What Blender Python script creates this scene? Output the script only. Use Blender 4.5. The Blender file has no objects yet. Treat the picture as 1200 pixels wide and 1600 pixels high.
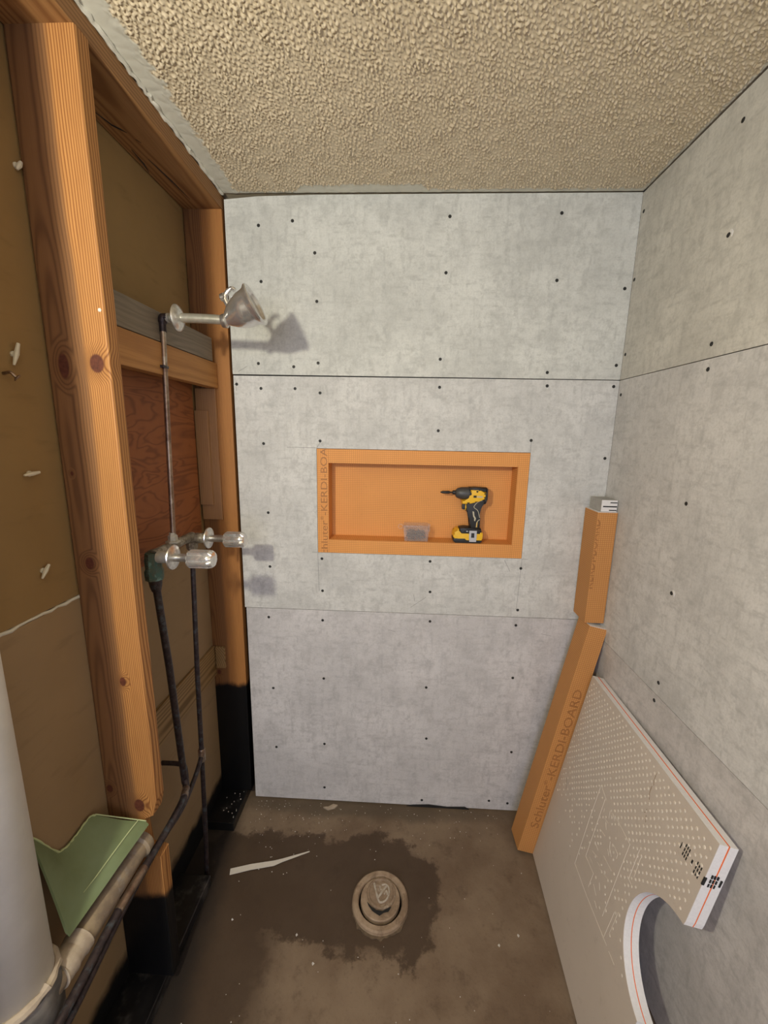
import bpy, bmesh, math, random
import numpy as np
from mathutils import Vector, Matrix

random.seed(4)
C = bpy.context.scene
COL = C.collection

# ------------------------------------------------------------------ camera
def set_camera():
    pitch, yaw, roll = 0.1925, -0.0416, 0.0189
    cy, sy, cp, sp = math.cos(yaw), math.sin(yaw), math.cos(pitch), math.sin(pitch)
    f = Vector((sy*cp, cy*cp, -sp)); r = Vector((cy, -sy, 0)); u = r.cross(f)
    cr, sr = math.cos(roll), math.sin(roll)
    R, U = cr*r + sr*u, -sr*r + cr*u
    cam = bpy.data.cameras.new('camera'); ob = bpy.data.objects.new('camera', cam); COL.objects.link(ob)
    cam.sensor_fit = 'VERTICAL'; cam.sensor_height = 36.0; cam.lens = 631.1/1600*36.0
    cam.clip_start = 0.02
    m = Matrix((R, U, -f)).transposed().to_4x4(); m.translation = (0.638, -1.538, 1.645)
    ob.matrix_world = m
    C.camera = ob
set_camera()

# ------------------------------------------------------------------ light
w = bpy.data.worlds.new('world'); C.world = w; w.use_nodes = True
w.node_tree.nodes['Background'].inputs[0].default_value = (0.75, 0.85, 1, 1)
w.node_tree.nodes['Background'].inputs[1].default_value = 0.02

def add_lights():
    l = bpy.data.lights.new('vanity_lamp', 'POINT'); l.energy = 56; l.color = (1.0, 0.95, 0.75); l.shadow_soft_size = 0.034
    o = bpy.data.objects.new('vanity_lamp', l); o.location = (0.08, -1.66, 1.95); COL.objects.link(o)
    l = bpy.data.lights.new('window_daylight', 'AREA'); l.energy = 25; l.color = (0.60, 0.68, 1.0)
    l.shape = 'RECTANGLE'; l.size = 1.1; l.size_y = 1.2
    o = bpy.data.objects.new('window_daylight', l); o.location = (0.45, -3.12, 1.6); o.rotation_euler = (math.radians(90), 0, 0)
    COL.objects.link(o)
add_lights()
C.view_settings.view_transform = 'Standard'; C.view_settings.look = 'None'
C.view_settings.gamma = 1.0; C.view_settings.exposure = 0.0; C.view_settings.use_curve_mapping = False

# ------------------------------------------------------------------ node helper
class NT:
    def __init__(s, name):
        s.m = bpy.data.materials.new(name); s.m.use_nodes = True; s.t = s.m.node_tree
        s.p = s.t.nodes['Principled BSDF']
    def link(s, v, sock):
        if isinstance(v, bpy.types.NodeSocket): s.t.links.new(v, sock)
        elif isinstance(v, (tuple, list)) and len(v) == 3 and sock.type == 'RGBA': sock.default_value = (*v, 1)
        else: sock.default_value = v
    def math(s, op, a, b=0.0, c=None, clamp=False):
        n = s.t.nodes.new('ShaderNodeMath'); n.operation = op; n.use_clamp = clamp
        s.link(a, n.inputs[0]); s.link(b, n.inputs[1])
        if c is not None: s.link(c, n.inputs[2])
        return n.outputs[0]
    def obj(s):
        n = s.t.nodes.new('ShaderNodeTexCoord'); return n.outputs['Object']
    def nrm(s):
        n = s.t.nodes.new('ShaderNodeTexCoord'); return n.outputs['Normal']
    def sep(s, v):
        n = s.t.nodes.new('ShaderNodeSeparateXYZ'); s.link(v, n.inputs[0]); return n.outputs
    def comb(s, x, y, z):
        n = s.t.nodes.new('ShaderNodeCombineXYZ')
        for i, v in enumerate((x, y, z)): s.link(v, n.inputs[i])
        return n.outputs[0]
    def vmul(s, v, k):
        n = s.t.nodes.new('ShaderNodeVectorMath'); n.operation = 'MULTIPLY'; s.link(v, n.inputs[0]); n.inputs[1].default_value = k
        return n.outputs[0]
    def noise(s, v, scale, detail=3, rough=0.55, dist=0.0):
        n = s.t.nodes.new('ShaderNodeTexNoise'); s.link(v, n.inputs['Vector'])
        n.inputs['Scale'].default_value = scale; n.inputs['Detail'].default_value = detail
        n.inputs['Roughness'].default_value = rough; n.inputs['Distortion'].default_value = dist
        return n.outputs[0]
    def vor(s, v, scale, feature='F1'):
        n = s.t.nodes.new('ShaderNodeTexVoronoi'); n.feature = feature; s.link(v, n.inputs['Vector']); n.inputs['Scale'].default_value = scale
        return n.outputs['Distance']
    def mix(s, f, a, b, mode='MIX'):
        n = s.t.nodes.new('ShaderNodeMix'); n.data_type = 'RGBA'; n.blend_type = mode
        s.link(f, n.inputs[0]); s.link(a, n.inputs[6]); s.link(b, n.inputs[7]); return n.outputs[2]
    def ramp(s, f, lo, hi):     # smoothstep lo..hi
        n = s.t.nodes.new('ShaderNodeMapRange'); n.interpolation_type = 'SMOOTHSTEP'
        s.link(f, n.inputs[0]); n.inputs[1].default_value = lo; n.inputs[2].default_value = hi
        return n.outputs[0]
    def bump(s, h, strength=0.3, dist=0.002):
        n = s.t.nodes.new('ShaderNodeBump'); n.inputs['Strength'].default_value = strength; n.inputs['Distance'].default_value = dist
        s.link(h, n.inputs['Height']); s.t.links.new(n.outputs[0], s.p.inputs['Normal'])
    def attr(s, name):
        n = s.t.nodes.new('ShaderNodeAttribute'); n.attribute_name = name; return n.outputs['Fac']
    def done(s, color, rough=0.7, metal=0.0, spec=None, **kw):
        s.link(color, s.p.inputs['Base Color']); s.link(rough, s.p.inputs['Roughness']); s.link(metal, s.p.inputs['Metallic'])
        if spec is not None: s.p.inputs['Specular IOR Level'].default_value = spec
        for k, v in kw.items(): s.p.inputs[k].default_value = v
        return s.m

def plain(name, col, rough=0.6, metal=0.0, var=0.15, scale=30, spec=None):
    n = NT(name); o = n.obj()
    f = n.noise(o, scale, 4)
    dark = tuple(c*(1-2*var) for c in col); lite = tuple(min(1, c*(1+2*var)) for c in col)
    return n.done(n.mix(f, dark, lite), rough, metal, spec)

def cement(name, base, seed):
    n = NT(name); o = n.obj()
    off = n.t.nodes.new('ShaderNodeVectorMath'); off.operation = 'ADD'; n.link(o, off.inputs[0]); off.inputs[1].default_value = (seed*3.1, seed*1.7, seed*2.3)
    o = off.outputs[0]
    big = n.noise(o, 5, 3)
    blot = n.noise(o, 46, 6, 0.75)
    hs = n.noise(n.vmul(o, (10, 10, 52)), 1, 5, 0.65)
    vs = n.noise(n.vmul(o, (52, 52, 10)), 1, 5, 0.65)
    fine = n.noise(o, 160, 3, 0.6)
    dk = n.math('MULTIPLY', n.ramp(blot, 0.36, 0.62), n.math('MAXIMUM', n.ramp(hs, 0.42, 0.66), n.ramp(vs, 0.42, 0.66)))
    dark = tuple(c*0.66 for c in base); lite = tuple(min(1, c*1.10) for c in base)
    c = n.mix(n.ramp(big, 0.3, 0.7), tuple(c*0.93 for c in base), lite)
    c = n.mix(n.math('MULTIPLY', dk, 0.68), c, dark)
    mid = n.noise(o, 15, 4, 0.7)
    c = n.mix(n.math('MULTIPLY', n.ramp(mid, 0.46, 0.66), 0.36), c, dark)
    c = n.mix(n.math('MULTIPLY', n.ramp(fine, 0.40, 0.72), 0.24), c, tuple(c*0.6 for c in base))
    spk = n.noise(o, 60, 6, 0.8)
    c = n.mix(n.math('MULTIPLY', n.ramp(spk, 0.64, 0.72), 0.4), c, (0.30, 0.29, 0.27))
    n.bump(n.math('ADD', blot, fine), 0.12, 0.002)
    return n.done(c, 0.8, 0, 0.3)

def wood(name, light, dark, ax, pith, freq=210, ring=0.75, heart_shade=None, knots=(), kaxis=0, tar=None, wob=0.010, tilt=0.012, heart_shade_r=(0.03, 0.07)):
    """ax: index of the long axis; pith: centre of the growth rings in the two other axes."""
    n = NT(name); o = n.obj(); s = n.sep(o)
    A, B = [i for i in range(3) if i != ax]
    a, b, c = s[A], s[B], s[ax]
    v = n.comb(n.math('MULTIPLY', a, 7), n.math('MULTIPLY', b, 7), n.math('MULTIPLY', c, 1.6))
    n1 = n.math('SUBTRACT', n.noise(v, 1, 2), 0.5)
    v2 = n.comb(n.math('MULTIPLY', a, 9), n.math('MULTIPLY', c, 2.1), n.math('MULTIPLY', b, 9))
    n2 = n.math('SUBTRACT', n.noise(v2, 1, 2), 0.5)
    da = n.math('ADD', n.math('SUBTRACT', a, pith[0]), n.math('MULTIPLY', n1, wob*2))
    db = n.math('ADD', n.math('SUBTRACT', b, pith[1]), n.math('ADD', n.math('MULTIPLY', n2, wob*2), n.math('MULTIPLY', c, tilt)))
    r = n.math('SQRT', n.math('ADD', n.math('MULTIPLY', da, da), n.math('MULTIPLY', db, db)))
    kn = None; halo = None
    for (k1, k2, r1, r2) in knots:
        u1 = n.math('DIVIDE', n.math('SUBTRACT', s[kaxis], k1), r1); u2 = n.math('DIVIDE', n.math('SUBTRACT', s[ax], k2), r2)
        d = n.math('SQRT', n.math('ADD', n.math('MULTIPLY', u1, u1), n.math('MULTIPLY', u2, u2)))
        m = n.math('SUBTRACT', 1.0, n.ramp(d, 0.75, 1.0)); h = n.math('SUBTRACT', 1.0, n.ramp(d, 0.6, 2.4))
        kn = m if kn is None else n.math('MAXIMUM', kn, m)
        halo = h if halo is None else n.math('MAXIMUM', halo, h)
    if halo is not None:
        r = n.math('ADD', r, n.math('MULTIPLY', halo, 0.016))
    ph = n.math('SINE', n.math('MULTIPLY', r, freq*2*math.pi))
    rg = n.math('POWER', n.math('MULTIPLY_ADD', ph, 0.5, 0.5), 2.2)
    fib = n.noise(n.comb(n.math('MULTIPLY', a, 420), n.math('MULTIPLY', b, 420), n.math('MULTIPLY', c, 9)), 1, 2)
    big = n.noise(n.comb(n.math('MULTIPLY', a, 14), n.math('MULTIPLY', b, 14), n.math('MULTIPLY', c, 2.5)), 1, 3)
    col = n.mix(n.math('MULTIPLY', rg, ring), light, dark)
    col = n.mix(n.math('MULTIPLY', n.ramp(fib, 0.4, 0.8), 0.35), col, dark)
    col = n.mix(n.math('MULTIPLY', n.ramp(big, 0.35, 0.75), 0.35), col, tuple(0.62*x for x in light))
    if heart_shade:  # brown heartwood tone that also paints in the shadow across the stud's left part
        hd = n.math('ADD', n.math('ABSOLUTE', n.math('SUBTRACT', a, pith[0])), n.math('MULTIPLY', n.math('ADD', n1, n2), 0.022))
        hcol = n.mix(n.math('MULTIPLY', rg, 0.5), heart_shade, tuple(0.5*x for x in heart_shade))
        col = n.mix(n.math('MULTIPLY', n.math('SUBTRACT', 1.0, n.ramp(hd, *heart_shade_r)), 0.82), col, hcol)
    if kn is not None:
        col = n.mix(n.math('MULTIPLY', halo, 0.3), col, tuple(0.55*x for x in dark))
        kc = n.mix(n.noise(o, 130, 3), (0.03, 0.008, 0.006), (0.15, 0.045, 0.022))
        col = n.mix(kn, col, kc)
    rough = 0.62
    if tar is not None:
        e = n.math('ADD', s[2], n.math('MULTIPLY', n.math('SUBTRACT', n.noise(o, 18, 4), 0.5), 0.05))
        tf = n.math('SUBTRACT', 1.0, n.ramp(e, tar-0.016, tar+0.016))
        col = n.mix(tf, col, (0.004, 0.004, 0.0045))
        rough = n.math('MULTIPLY_ADD', tf, -0.12, 0.62)
    n.bump(n.math('ADD', rg, fib), 0.10, 0.001)
    return n.done(col, rough, 0, 0.3)

def orange_board(name, base):
    n = NT(name); o = n.obj(); s = n.sep(o); nn = n.sep(n.nrm())
    line = None
    for i in range(3):
        f = n.math('FRACT', n.math('DIVIDE', n.math('ADD', s[i], 10.0017), 0.0074))
        l = n.math('SUBTRACT', 1.0, n.ramp(n.math('ABSOLUTE', n.math('SUBTRACT', f, 0.5)), 0.06, 0.24))
        l = n.math('MULTIPLY', l, n.math('LESS_THAN', n.math('ABSOLUTE', nn[i]), 0.6))
        line = l if line is None else n.math('MAXIMUM', line, l)
    c = n.mix(n.noise(o, 9, 4), tuple(x*0.88 for x in base), tuple(min(1, x*1.1) for x in base))
    c = n.mix(n.math('MULTIPLY', line, 0.55), c, (base[0]*0.55, base[1]*0.45, base[2]*0.35))
    c = n.mix(n.math('MULTIPLY', n.ramp(n.noise(o, 45, 5, 0.7), 0.62, 0.75), 0.25), c, tuple(x*0.5 for x in base))
    n.bump(n.math('ADD', line, n.noise(o, 400, 2)), 0.2, 0.0008)
    return n.done(c, 0.62, 0, 0.35)

M = {}
M['board_upper'] = cement('cement_upper', (0.60, 0.605, 0.565), 1)
M['board_mid'] = cement('cement_middle', (0.60, 0.595, 0.57), 2)
M['board_low'] = cement('cement_lower', (0.585, 0.565, 0.56), 3)
M['board_r1'] = cement('cement_right_upper', (0.585, 0.565, 0.515), 4)
M['board_r2'] = cement('cement_right_middle', (0.585, 0.57, 0.555), 5)
M['board_r3'] = cement('cement_right_lower', (0.55, 0.52, 0.505), 6)
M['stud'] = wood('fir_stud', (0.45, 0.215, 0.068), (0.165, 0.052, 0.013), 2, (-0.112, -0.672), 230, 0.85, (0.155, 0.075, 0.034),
                 ((-0.104, 1.776, 0.013, 0.03), (-0.029, 1.782, 0.018, 0.022), (-0.102, 1.326, 0.012, 0.017), (-0.054, 1.014, 0.009, 0.014), (-0.048, 0.642, 0.016, 0.022), (-0.125, 0.691, 0.009, 0.013), (-0.117, 1.541, 0.004, 0.006)), 0, 0.335, heart_shade_r=(0.046, 0.064))
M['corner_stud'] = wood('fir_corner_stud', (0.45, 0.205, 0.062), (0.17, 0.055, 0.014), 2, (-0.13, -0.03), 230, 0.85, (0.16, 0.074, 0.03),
                        ((-0.118, 0.63, 0.007, 0.012),), 0, 0.575, heart_shade_r=(0.044, 0.062))
M['plate'] = wood('fir_plate', (0.33, 0.17, 0.066), (0.14, 0.052, 0.016), 1, (-0.05, 2.30), 130, 0.7)
M['block'] = wood('fir_block', (0.46, 0.225, 0.072), (0.20, 0.072, 0.022), 1, (-0.16, 1.86), 110, 0.4)
M['wet_block'] = wood('weathered_block', (0.23, 0.185, 0.135), (0.06, 0.047, 0.035), 1, (-0.2, 1.80), 90, 0.25, wob=0.05)
M['scab'] = wood('fir_scab', (0.40, 0.22, 0.10), (0.24, 0.11, 0.045), 2, (-0.3, 0.1), 160, 0.4)
M['strip_wood'] = wood('pine_strip', (0.33, 0.21, 0.095), (0.13, 0.072, 0.022), 1, (-0.20, 0.66), 120, 0.9)

def plywood_mat():
    n = NT('red_plywood'); o = n.obj(); s = n.sep(o)
    v = n.comb(n.math('MULTIPLY', s[0], 6), n.math('MULTIPLY', s[1], 3.2), n.math('MULTIPLY', s[2], 13))
    f = n.noise(v, 1, 2, 0.5, 0.6)
    rg = n.math('POWER', n.math('MULTIPLY_ADD', n.math('SINE', n.math('MULTIPLY', f, 60)), 0.5, 0.5), 3)
    c = n.mix(n.noise(o, 12, 3), (0.22, 0.07, 0.022), (0.33, 0.115, 0.036))
    c = n.mix(n.math('MULTIPLY', rg, 0.5), c, (0.09, 0.024, 0.009))
    return n.done(c, 0.6, 0, 0.3)
M['plywood'] = plywood_mat()

def paper(name, base, tar=None):
    n = NT(name); o = n.obj(); s = n.sep(o)
    c = n.mix(n.noise(o, 4, 4, 0.6), tuple(x*0.8 for x in base), tuple(x*1.15 for x in base))
    c = n.mix(n.math('MULTIPLY', n.ramp(n.noise(n.vmul(o, (1, 3, 12)), 2.5, 4), 0.55, 0.75), 0.3), c, tuple(x*0.55 for x in base))
    if tar is not None:
        e = n.math('ADD', s[2], n.math('MULTIPLY', n.math('SUBTRACT', n.noise(o, 14, 4), 0.5), 0.06))
        c = n.mix(n.math('SUBTRACT', 1.0, n.ramp(e, tar-0.03, tar+0.02)), c, (0.004, 0.004, 0.0045))
    return n.done(c, 0.85, 0, 0.2)
M['paper'] = paper('drywall_brown_paper', (0.30, 0.205, 0.115), 0.12)
M['paper_up'] = paper('drywall_brown_paper_upper', (0.275, 0.175, 0.075))
M['tar'] = plain('black_tar', (0.007, 0.007, 0.0075), 0.42, 0, 0.3, 20)
M['gypsum'] = plain('gypsum_edge', (0.62, 0.60, 0.52), 0.9)
M['orange'] = orange_board('orange_foam_board', (0.76, 0.345, 0.10))
M['orange_post'] = orange_board('orange_foam_post', (0.58, 0.275, 0.088))
M['orange_print'] = plain('orange_print', (0.36, 0.145, 0.04), 0.6)
M['post_print'] = plain('post_print', (0.33, 0.135, 0.038), 0.6)
M['white_foam'] = plain('white_foam', (0.72, 0.70, 0.69), 0.8, 0, 0.06, 220)
M['screw'] = plain('screw_dark', (0.028, 0.028, 0.026), 0.5, 0.4)
M['pencil'] = plain('pencil_line', (0.20, 0.20, 0.20), 0.8)
M['black'] = plain('void_black', (0.012, 0.011, 0.010), 0.9)
M['paint'] = plain('room_paint', (0.72, 0.70, 0.66), 0.8, 0, 0.02)

def ceiling_mat():
    n = NT('popcorn_ceiling'); o = n.obj()
    b = n.attr('bare')
    c = n.mix(n.noise(o, 3, 3), (0.585, 0.485, 0.335), (0.665, 0.565, 0.405))
    c2 = n.mix(n.noise(o, 30, 4), (0.56, 0.545, 0.46), (0.68, 0.665, 0.58))
    n.bump(n.noise(o, 700, 3), 0.15, 0.0008)
    return n.done(n.mix(b, c, c2), n.math('MULTIPLY_ADD', b, 0.4, 0.36), 0, 0.6)
M['ceiling'] = ceiling_mat()

def floor_mat():
    n = NT('stained_concrete'); o = n.obj(); s = n.sep(o)
    wob = n.math('MULTIPLY', n.math('SUBTRACT', n.noise(o, 6.5, 7, 0.68), 0.5), 1.5)
    def blob(cx, cy, rx, ry, lo=0.72, hi=1.0):
        u = n.math('DIVIDE', n.math('SUBTRACT', s[0], cx), rx); v = n.math('DIVIDE', n.math('SUBTRACT', s[1], cy), ry)
        d = n.math('ADD', n.math('SQRT', n.math('ADD', n.math('MULTIPLY', u, u), n.math('MULTIPLY', v, v))), wob)
        return n.math('SUBTRACT', 1.0, n.ramp(d, lo, hi))
    dk = n.math('MAXIMUM', blob(0.24, -0.33, 0.47, 0.20, 0.84, 0.98), blob(0.58, -0.36, 0.27, 0.23, 0.84, 0.98))
    dk = n.math('MAXIMUM', dk, blob(0.05, -0.62, 0.26, 0.42, 0.55, 1.1))
    base = n.mix(n.ramp(n.noise(o, 4, 5, 0.6), 0.3, 0.7), (0.14, 0.093, 0.059), (0.215, 0.155, 0.104))
    base = n.mix(n.math('MULTIPLY', n.ramp(n.noise(o, 13, 5, 0.7), 0.52, 0.72), 0.55), base, (0.085, 0.055, 0.034))
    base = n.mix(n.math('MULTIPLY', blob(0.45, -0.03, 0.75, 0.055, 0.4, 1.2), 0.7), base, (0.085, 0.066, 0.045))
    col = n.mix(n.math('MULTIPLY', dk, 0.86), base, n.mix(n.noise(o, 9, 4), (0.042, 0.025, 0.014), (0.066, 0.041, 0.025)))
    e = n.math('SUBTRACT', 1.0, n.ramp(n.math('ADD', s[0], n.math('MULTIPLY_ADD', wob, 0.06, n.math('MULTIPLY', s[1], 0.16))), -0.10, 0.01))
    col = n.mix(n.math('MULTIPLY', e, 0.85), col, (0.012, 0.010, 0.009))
    fine = n.noise(o, 120, 4, 0.7)
    col = n.mix(n.math('MULTIPLY', n.ramp(fine, 0.55, 0.75), 0.3), col, (0.04, 0.026, 0.017))
    n.bump(n.math('ADD', fine, n.math('MULTIPLY', n.noise(o, 16, 4), 2)), 0.25, 0.003)
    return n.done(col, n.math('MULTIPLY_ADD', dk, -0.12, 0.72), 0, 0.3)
M['floor'] = floor_mat()

def pipe_mat(name, a, b, rough, metal, scale=40, third=None):
    n = NT(name); o = n.obj()
    f = n.noise(o, scale, 5, 0.65)
    c = n.mix(n.ramp(f, 0.35, 0.65), a, b)
    if third: c = n.mix(n.ramp(n.noise(o, scale*0.6, 4, 0.7), 0.52, 0.66), c, third)
    n.bump(f, 0.2, 0.001)
    return n.done(c, rough, metal)
M['chrome'] = pipe_mat('worn_chrome', (0.66, 0.65, 0.63), (0.78, 0.77, 0.76), 0.19, 0.86, 60)
M['tar_plate'] = pipe_mat('dusty_tar', (0.006, 0.006, 0.006), (0.012, 0.011, 0.011), 0.36, 0.0, 14, (0.07, 0.064, 0.058))
M['acrylic'] = pipe_mat('clear_knob', (0.70, 0.69, 0.67), (0.80, 0.79, 0.77), 0.11, 0.78, 60)
M['chrome_dull'] = pipe_mat('dull_chrome', (0.50, 0.48, 0.45), (0.66, 0.65, 0.62), 0.28, 0.9, 80)
M['arm'] = pipe_mat('aged_nickel_arm', (0.50, 0.50, 0.41), (0.60, 0.585, 0.50), 0.30, 0.7, 50)
M['copper_pale'] = pipe_mat('aged_copper', (0.33, 0.245, 0.18), (0.18, 0.115, 0.08), 0.36, 0.8, 26, (0.42, 0.36, 0.29))
M['copper_dark'] = pipe_mat('dark_copper', (0.030, 0.022, 0.024), (0.062, 0.045, 0.044), 0.45, 0.5, 60, (0.075, 0.085, 0.095))
M['valve'] = pipe_mat('limed_bronze', (0.30, 0.265, 0.20), (0.15, 0.12, 0.085), 0.55, 0.4, 70, (0.40, 0.37, 0.31))
M['verdigris'] = pipe_mat('green_bronze', (0.10, 0.115, 0.085), (0.055, 0.13, 0.115), 0.6, 0.3, 70, (0.16, 0.27, 0.25))
M['limed'] = pipe_mat('limed_fitting', (0.45, 0.43, 0.36), (0.56, 0.53, 0.44), 0.6, 0.3, 90)
M['galv'] = pipe_mat('old_galvanised', (0.34, 0.265, 0.175), (0.21, 0.16, 0.115), 0.6, 0.35, 22, (0.29, 0.26, 0.24))
M['pvc'] = pipe_mat('aged_white_pipe', (0.74, 0.71, 0.65), (0.66, 0.63, 0.575), 0.5, 0.0, 5)
M['putty'] = pipe_mat('joint_putty', (0.42, 0.345, 0.26), (0.33, 0.265, 0.20), 0.8, 0.0, 30)
M['rubber'] = pipe_mat('grey_rubber', (0.10, 0.092, 0.082), (0.16, 0.145, 0.13), 0.7, 0.0, 30)
M['green'] = pipe_mat('green_paper', (0.175, 0.225, 0.12), (0.14, 0.18, 0.082), 0.75, 0.0, 5)
M['green_edge'] = plain('pale_green_edge', (0.44, 0.50, 0.27), 0.9)
M['drain'] = pipe_mat('dirty_drain', (0.36, 0.265, 0.18), (0.26, 0.18, 0.115), 0.7, 0.0, 30, (0.20, 0.135, 0.085))
M['drain_cap'] = pipe_mat('dirty_drain_cap', (0.27, 0.19, 0.125), (0.20, 0.135, 0.085), 0.7, 0.0, 50, (0.34, 0.27, 0.20))
M['drain_mark'] = pipe_mat('dusty_relief', (0.46, 0.40, 0.33), (0.34, 0.27, 0.20), 0.7, 0.0, 60)
M['floor_grime'] = pipe_mat('floor_grime', (0.15, 0.105, 0.065), (0.085, 0.058, 0.036), 0.8, 0.0, 60)
M['tape'] = plain('white_strip', (0.62, 0.57, 0.50), 0.6, 0, 0.05)
M['white_plastic'] = plain('white_plastic', (0.62, 0.58, 0.48), 0.5, 0, 0.1)
M['crumb'] = plain('plaster_crumb', (0.55, 0.51, 0.45), 0.9)
M['yellow'] = plain('yellow_plastic', (0.80, 0.46, 0.018), 0.42, 0, 0.05)
M['tool_black'] = plain('black_plastic', (0.014, 0.014, 0.014), 0.5, 0, 0.1)
M['tool_grey'] = plain('dark_grey_casing', (0.055, 0.054, 0.052), 0.45, 0, 0.1)
M['tool_line'] = plain('pale_piping', (0.50, 0.46, 0.34), 0.5, 0, 0.05)
M['clip'] = plain('steel_clip', (0.52, 0.52, 0.52), 0.38, 0.7, 0.05)
M['label_grey'] = plain('pale_print', (0.52, 0.42, 0.24), 0.5, 0, 0.05)
M['black_print'] = plain('black_print', (0.012, 0.012, 0.012), 0.7, 0, 0.1)
M['red_line'] = plain('orange_membrane', (0.80, 0.17, 0.045), 0.6, 0, 0.08)
M['offcut'] = plain('grey_offcut', (0.36, 0.35, 0.33), 0.85, 0, 0.12, 60)
M['tray_foam'] = plain('eps_foam', (0.74, 0.73, 0.74), 0.75, 0, 0.05, 180)
def tray_mat():
    n = NT('tray_face'); o = n.obj()
    c = n.mix(n.noise(o, 4, 4), (0.50, 0.43, 0.37), (0.60, 0.525, 0.46))
    c = n.mix(n.math('MULTIPLY', n.ramp(n.noise(o, 28, 5, 0.7), 0.55, 0.75), 0.25), c, (0.34, 0.28, 0.23))
    n.bump(n.noise(o, 130, 4), 0.2, 0.001)
    return n.done(c, 0.6, 0, 0.35)
M['tray'] = tray_mat()
M['tray_relief'] = plain('tray_relief', (0.68, 0.61, 0.535), 0.55, 0, 0.05)
def clear_mat():
    n = NT('clear_plastic'); 
    return n.done((0.62, 0.53, 0.50), 0.15, 0, None, **{'Alpha': 0.17})
M['clear'] = clear_mat()
M['screws'] = plain('dark_screws', (0.125, 0.14, 0.15), 0.32, 0.45, 0.35, 300)

# ------------------------------------------------------------------ mesh helpers
def empty(name, label=None, cat=None, loc=(0, 0, 0), group=None, structure=False, mat=None):
    o = bpy.data.objects.new(name, None); COL.objects.link(o); o.empty_display_size = 0.05
    if mat is not None: o.matrix_world = mat
    else: o.location = loc
    tag(o, label, cat, group, structure)
    bpy.context.view_layer.update()
    return o
def tag(o, label=None, cat=None, group=None, structure=False):
    if label: o['label'] = label
    if cat: o['category'] = cat
    if group: o['group'] = group
    if structure: o['kind'] = 'structure'
def obj(name, bm, mat, parent=None, smooth=False, world=True, label=None):
    """links bm as one mesh; world=True: coordinates are world ones and get moved into the parent's frame"""
    me = bpy.data.meshes.new(name)
    if isinstance(bm, bpy.types.Mesh): me = bm
    else:
        bmesh.ops.recalc_face_normals(bm, faces=bm.faces)
        bm.to_mesh(me); bm.free()
    if parent is not None and world:
        root = parent
        while root.parent: root = root.parent
        me.transform(root.matrix_world.inverted())
    for mt in (mat if isinstance(mat, (list, tuple)) else [mat]): me.materials.append(mt)
    if smooth:
        me.polygons.foreach_set('use_smooth', [True]*len(me.polygons))
        if smooth != 'all': me.set_sharp_from_angle(angle=math.radians(38))
    o = bpy.data.objects.new(name, me); COL.objects.link(o)
    if parent is not None: o.parent = parent
    if label: o['label'] = label
    return o
def NB(): return bmesh.new()
def box(bm, a, b, bev=0.0):
    x0, y0, z0 = (min(a[i], b[i]) for i in range(3)); x1, y1, z1 = (max(a[i], b[i]) for i in range(3))
    vs = [bm.verts.new(p) for p in ((x0,y0,z0),(x1,y0,z0),(x1,y1,z0),(x0,y1,z0),(x0,y0,z1),(x1,y0,z1),(x1,y1,z1),(x0,y1,z1))]
    fs = [bm.faces.new([vs[i] for i in f]) for f in ((0,3,2,1),(4,5,6,7),(0,1,5,4),(1,2,6,5),(2,3,7,6),(3,0,4,7))]
    if bev:
        es = list({e for f in fs for e in f.edges})
        bmesh.ops.bevel(bm, geom=es, offset=bev, segments=2, profile=0.6, affect='EDGES')
    return bm
def bbox(a, b, bev=0.0): return box(NB(), a, b, bev)
def prism(bm, pts, fn, t0, t1, bev=0.0):
    """polygon pts (u,v) extruded from t0 to t1; fn(u,v,t) gives the point"""
    A = [bm.verts.new(fn(u, v, t0)) for u, v in pts]; B = [bm.verts.new(fn(u, v, t1)) for u, v in pts]
    f0 = bm.faces.new(A); f1 = bm.faces.new(list(reversed(B)))
    n = len(pts)
    for i in range(n): bm.faces.new((A[i], B[i], B[(i+1) % n], A[(i+1) % n]))
    if bev:
        bmesh.ops.bevel(bm, geom=list(f0.edges)+list(f1.edges), offset=bev, segments=2, profile=0.6, affect='EDGES')
    return bm
def frame(d):
    d = Vector(d).normalized(); a = Vector((0, 0, 1)) if abs(d.z) < 0.9 else Vector((1, 0, 0))
    u = d.cross(a).normalized(); v = d.cross(u).normalized(); return d, u, v
def sweep(bm, pts, rad, seg=14, cap=True):
    pts = [Vector(p) for p in pts]
    if not isinstance(rad, (list, tuple)): rad = [rad]*len(pts)
    d, u, v = frame(pts[1]-pts[0]); rings = []
    for i, p in enumerate(pts):
        if i == 0: t = pts[1]-pts[0]
        elif i == len(pts)-1: t = pts[-1]-pts[-2]
        else: t = (pts[i]-pts[i-1]).normalized()+(pts[i+1]-pts[i]).normalized()
        t.normalize(); u = (u - t*u.dot(t)).normalized(); v = t.cross(u)
        rings.append([bm.verts.new(p+rad[i]*(math.cos(2*math.pi*k/seg)*u+math.sin(2*math.pi*k/seg)*v)) for k in range(seg)])
    for a, b in zip(rings, rings[1:]):
        for k in range(seg): bm.faces.new((a[k], a[(k+1) % seg], b[(k+1) % seg], b[k]))
    if cap:
        bm.faces.new(rings[0]); bm.faces.new(list(reversed(rings[-1])))
    return bm
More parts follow.
